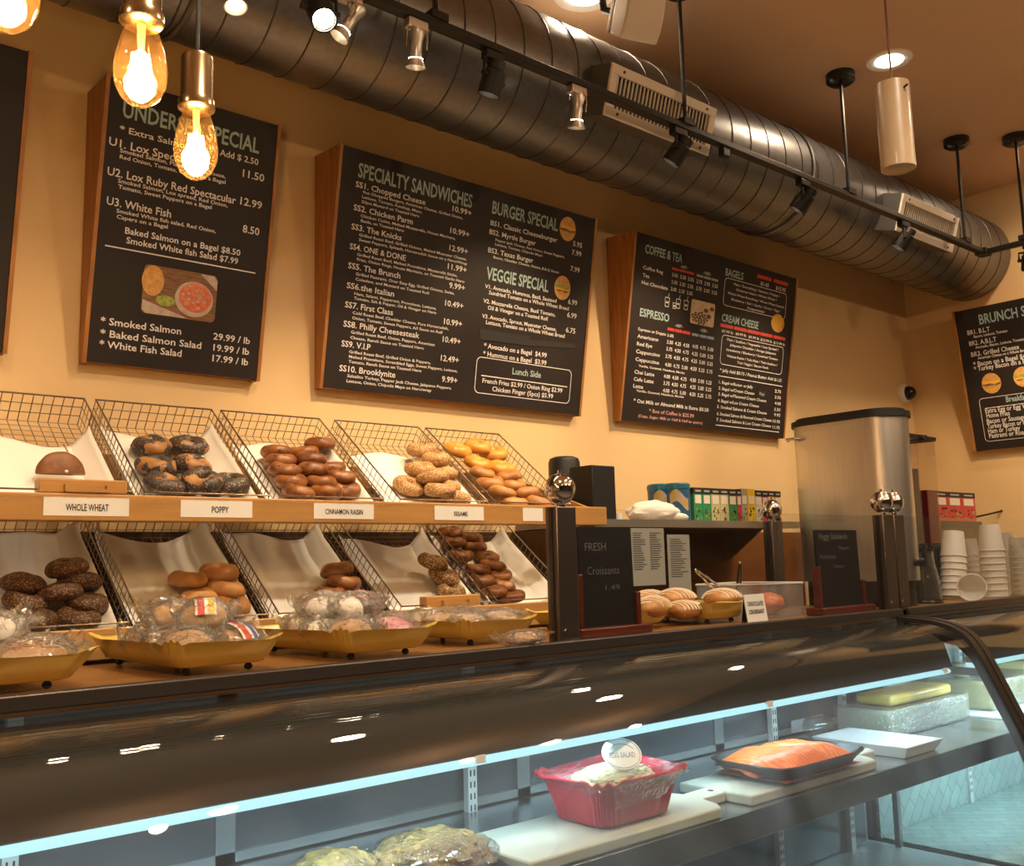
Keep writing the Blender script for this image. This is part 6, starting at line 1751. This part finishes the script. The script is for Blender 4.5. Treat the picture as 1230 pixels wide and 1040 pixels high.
jr = at(985, 893, Y=1.95)
j = thing('glass_jar', 'small clear glass jar lying behind the salmon tray', 'jar', (jr.x, 1.95, DK))
Rj = Vector((1, -.15, 0)).to_track_quat('Z', 'Y').to_matrix()
MB().lathe([(0, -.05), (.03, -.05), (.034, -.044), (.034, .025), (.028, .035), (.028, .05), (.025, .05), (.025, .034), (.031, .024), (.031, -.04), (0, -.046)], 28, (jr.x, 1.95, DK + .036), Rj).build('jar_glass', glass('jar_clear', (.9, .93, .93), .05, ior=1.6, gain=1.6), j)

# white trays at the end of the deck
def white_tray(x0, x1, y0, y1, z, h, label):
    t = thing('white_tray', label, 'tray', ((x0 + x1) / 2, (y0 + y1) / 2, z), 'white deli trays')
    b = MB()
    b.poly([(x0 + .02, y0 + .02, z), (x1 - .02, y0 + .02, z), (x1 - .02, y1 - .02, z), (x0 + .02, y1 - .02, z)], (0, 0, .004))
    b.add([(x0 + .02, y0 + .02, z), (x1 - .02, y0 + .02, z), (x1 - .02, y1 - .02, z), (x0 + .02, y1 - .02, z), (x0, y0, z + h), (x1, y0, z + h), (x1, y1, z + h), (x0, y1, z + h),
           (x0 + .012, y0 + .012, z + h), (x1 - .012, y0 + .012, z + h), (x1 - .012, y1 - .012, z + h), (x0 + .012, y1 - .012, z + h), (x0 + .03, y0 + .03, z + h - .012), (x1 - .03, y0 + .03, z + h - .012), (x1 - .03, y1 - .03, z + h - .012), (x0 + .03, y1 - .03, z + h - .012)],
          [(0, 1, 5, 4), (1, 2, 6, 5), (2, 3, 7, 6), (3, 0, 4, 7), (4, 5, 9, 8), (5, 6, 10, 9), (6, 7, 11, 10), (7, 4, 8, 11), (8, 9, 13, 12), (9, 10, 14, 13), (10, 11, 15, 14), (11, 8, 12, 15), (12, 13, 14, 15)], 0, False)
    b.build('tray_body', plasticw, t, .003)
white_tray(2.89, 3.12, 1.545, 1.87, DK, .035, 'flat white plastic tray on the deck at the end of the first case')

# cheeses in the second case
cw = mat('pale_cheese', (.50, .52, .36), .4, 0, (.55, .56, .42), 6); cy_ = mat('yellow_cheese', (.62, .43, .10), .4, 0, (.55, .36, .07), 14); c3 = mat('butter_cheese', (.62, .54, .27), .4)
def block(x0, x1, y0, y1, z0, z1, m_, label, wrapit=False, name='cheese_block'):
    t = thing(name, label, 'cheese', ((x0 + x1) / 2, (y0 + y1) / 2, z0), 'cheeses in the second case')
    MB().bb(x0, x1, y0, y1, z0, z1).build('cheese', m_, t, .012)
    if wrapit:
        e = .004; w = MB()
        w.grid(lambda u, v: (x0 - e + (x1 - x0 + 2 * e) * u, y0 - e + .002 * noise.noise(Vector((u * 9, v * 9, 1))), z0 + (z1 - z0 + e) * v), 16, 10)
        w.grid(lambda u, v: (x0 - e + .002 * noise.noise(Vector((u * 9, v * 9, 4))), y0 - e + (y1 - y0 + 2 * e) * u, z0 + (z1 - z0 + e) * v), 16, 10)
        w.grid(lambda u, v: (x0 - e + (x1 - x0 + 2 * e) * u, y0 - e + (y1 - y0 + 2 * e) * v, z1 + e + .003 * noise.noise(Vector((u * 9, v * 9, 7)))), 16, 10)
        w.build('film_wrap', wrapg, t)
wt = MB().bb(3.80, 4.9, 1.56, 2.01, DK, DK + .006).build('deck_paper', mat('deck_paper_white', (.62, .66, .64), .5)); tag(wt, 'white paper covering the deck under the cheeses', 'paper')
zc = DK + .008
block(3.19, 3.76, 1.76, 1.96, zc - .006, zc + .078, cw, 'large pale greenish cheese block wrapped in film by the seam of the cases', True)
block(3.27, 3.71, 1.79, 1.93, zc + .084, zc + .120, cy_, 'yellow cheese bar lying on top of the large pale block')
block(3.93, 4.40, 1.74, 2.0, zc, zc + .105, c3, 'buttery yellow cheese block right of the large pale one', True)
block(4.50, 4.85, 1.70, 1.98, zc, zc + .13, c3, 'farthest buttery cheese block under the yellow slice stack', False)
block(4.52, 4.80, 1.73, 1.95, zc + .131, zc + .17, cy_, 'yellow cheese bar on the farthest cheese block')
t = thing('cheese_ball', 'small rounded pale cheese between the yellow bar and the butter block', 'cheese', (4.02, 1.90, zc + .11), 'cheeses in the second case')
MB().ball((4.02, 1.90, zc + .136), (.055, .05, .03), 24, 14).build('cheese', cw, t)

# trays of baked salad at the lower left
bake = seeded('baked_salad', (.36, .24, .07), (.22, .13, .035), (.48, .34, .11), 60, .2, 30)
def heap(px, py, Y, r, label, seed):
    c = at(px, py, Y=Y); c.z = DK + .018
    t = thing('salad_platter', label, 'platter', (c.x, c.y, DK), 'dark platters of baked salad')
    MB().lathe([(0, 0), (r[0] * .8, 0), (r[0] * 1.15, .016), (r[0] * 1.2, .018), (r[0] * 1.15, .02), (r[0] * .8, .005), (0, .005)], 8, (c.x, c.y, DK), None).build('black_platter', tb, t)
    chunky(Vector((c.x, c.y, DK + .035)), r, seed, .16, 4).build('baked_food', bake, t)
    w = crinkle(Vector((c.x, c.y, DK + .033)), (r[0] * 1.1, r[1] * 1.1, r[2] * 1.05), seed, None, .08)
    w.build('cling_film', bpy.data.materials['cling_film'], t)
heap(517, 1045, 1.68, (.13, .11, .048), 'dark platter heaped with baked potato salad under cling film left of the cutting board', 6)
heap(405, 1052, 1.72, (.09, .09, .042), 'smaller heap of baked salad cut off by the bottom edge of the view', 9)
# price sticker on the rear door, torn sticker on the front glass
p = at(970, 866, Y=CB - .026)
o = MB().bb(p.x - .10, p.x + .10, CB - .0262, CB - .0252, p.z - .03, p.z + .012).build('door_sticker', mat('sticker_grey', (.34, .38, .42), .5)); tag(o, 'pale printed sticker on the rear sliding door behind the salmon', 'sticker')
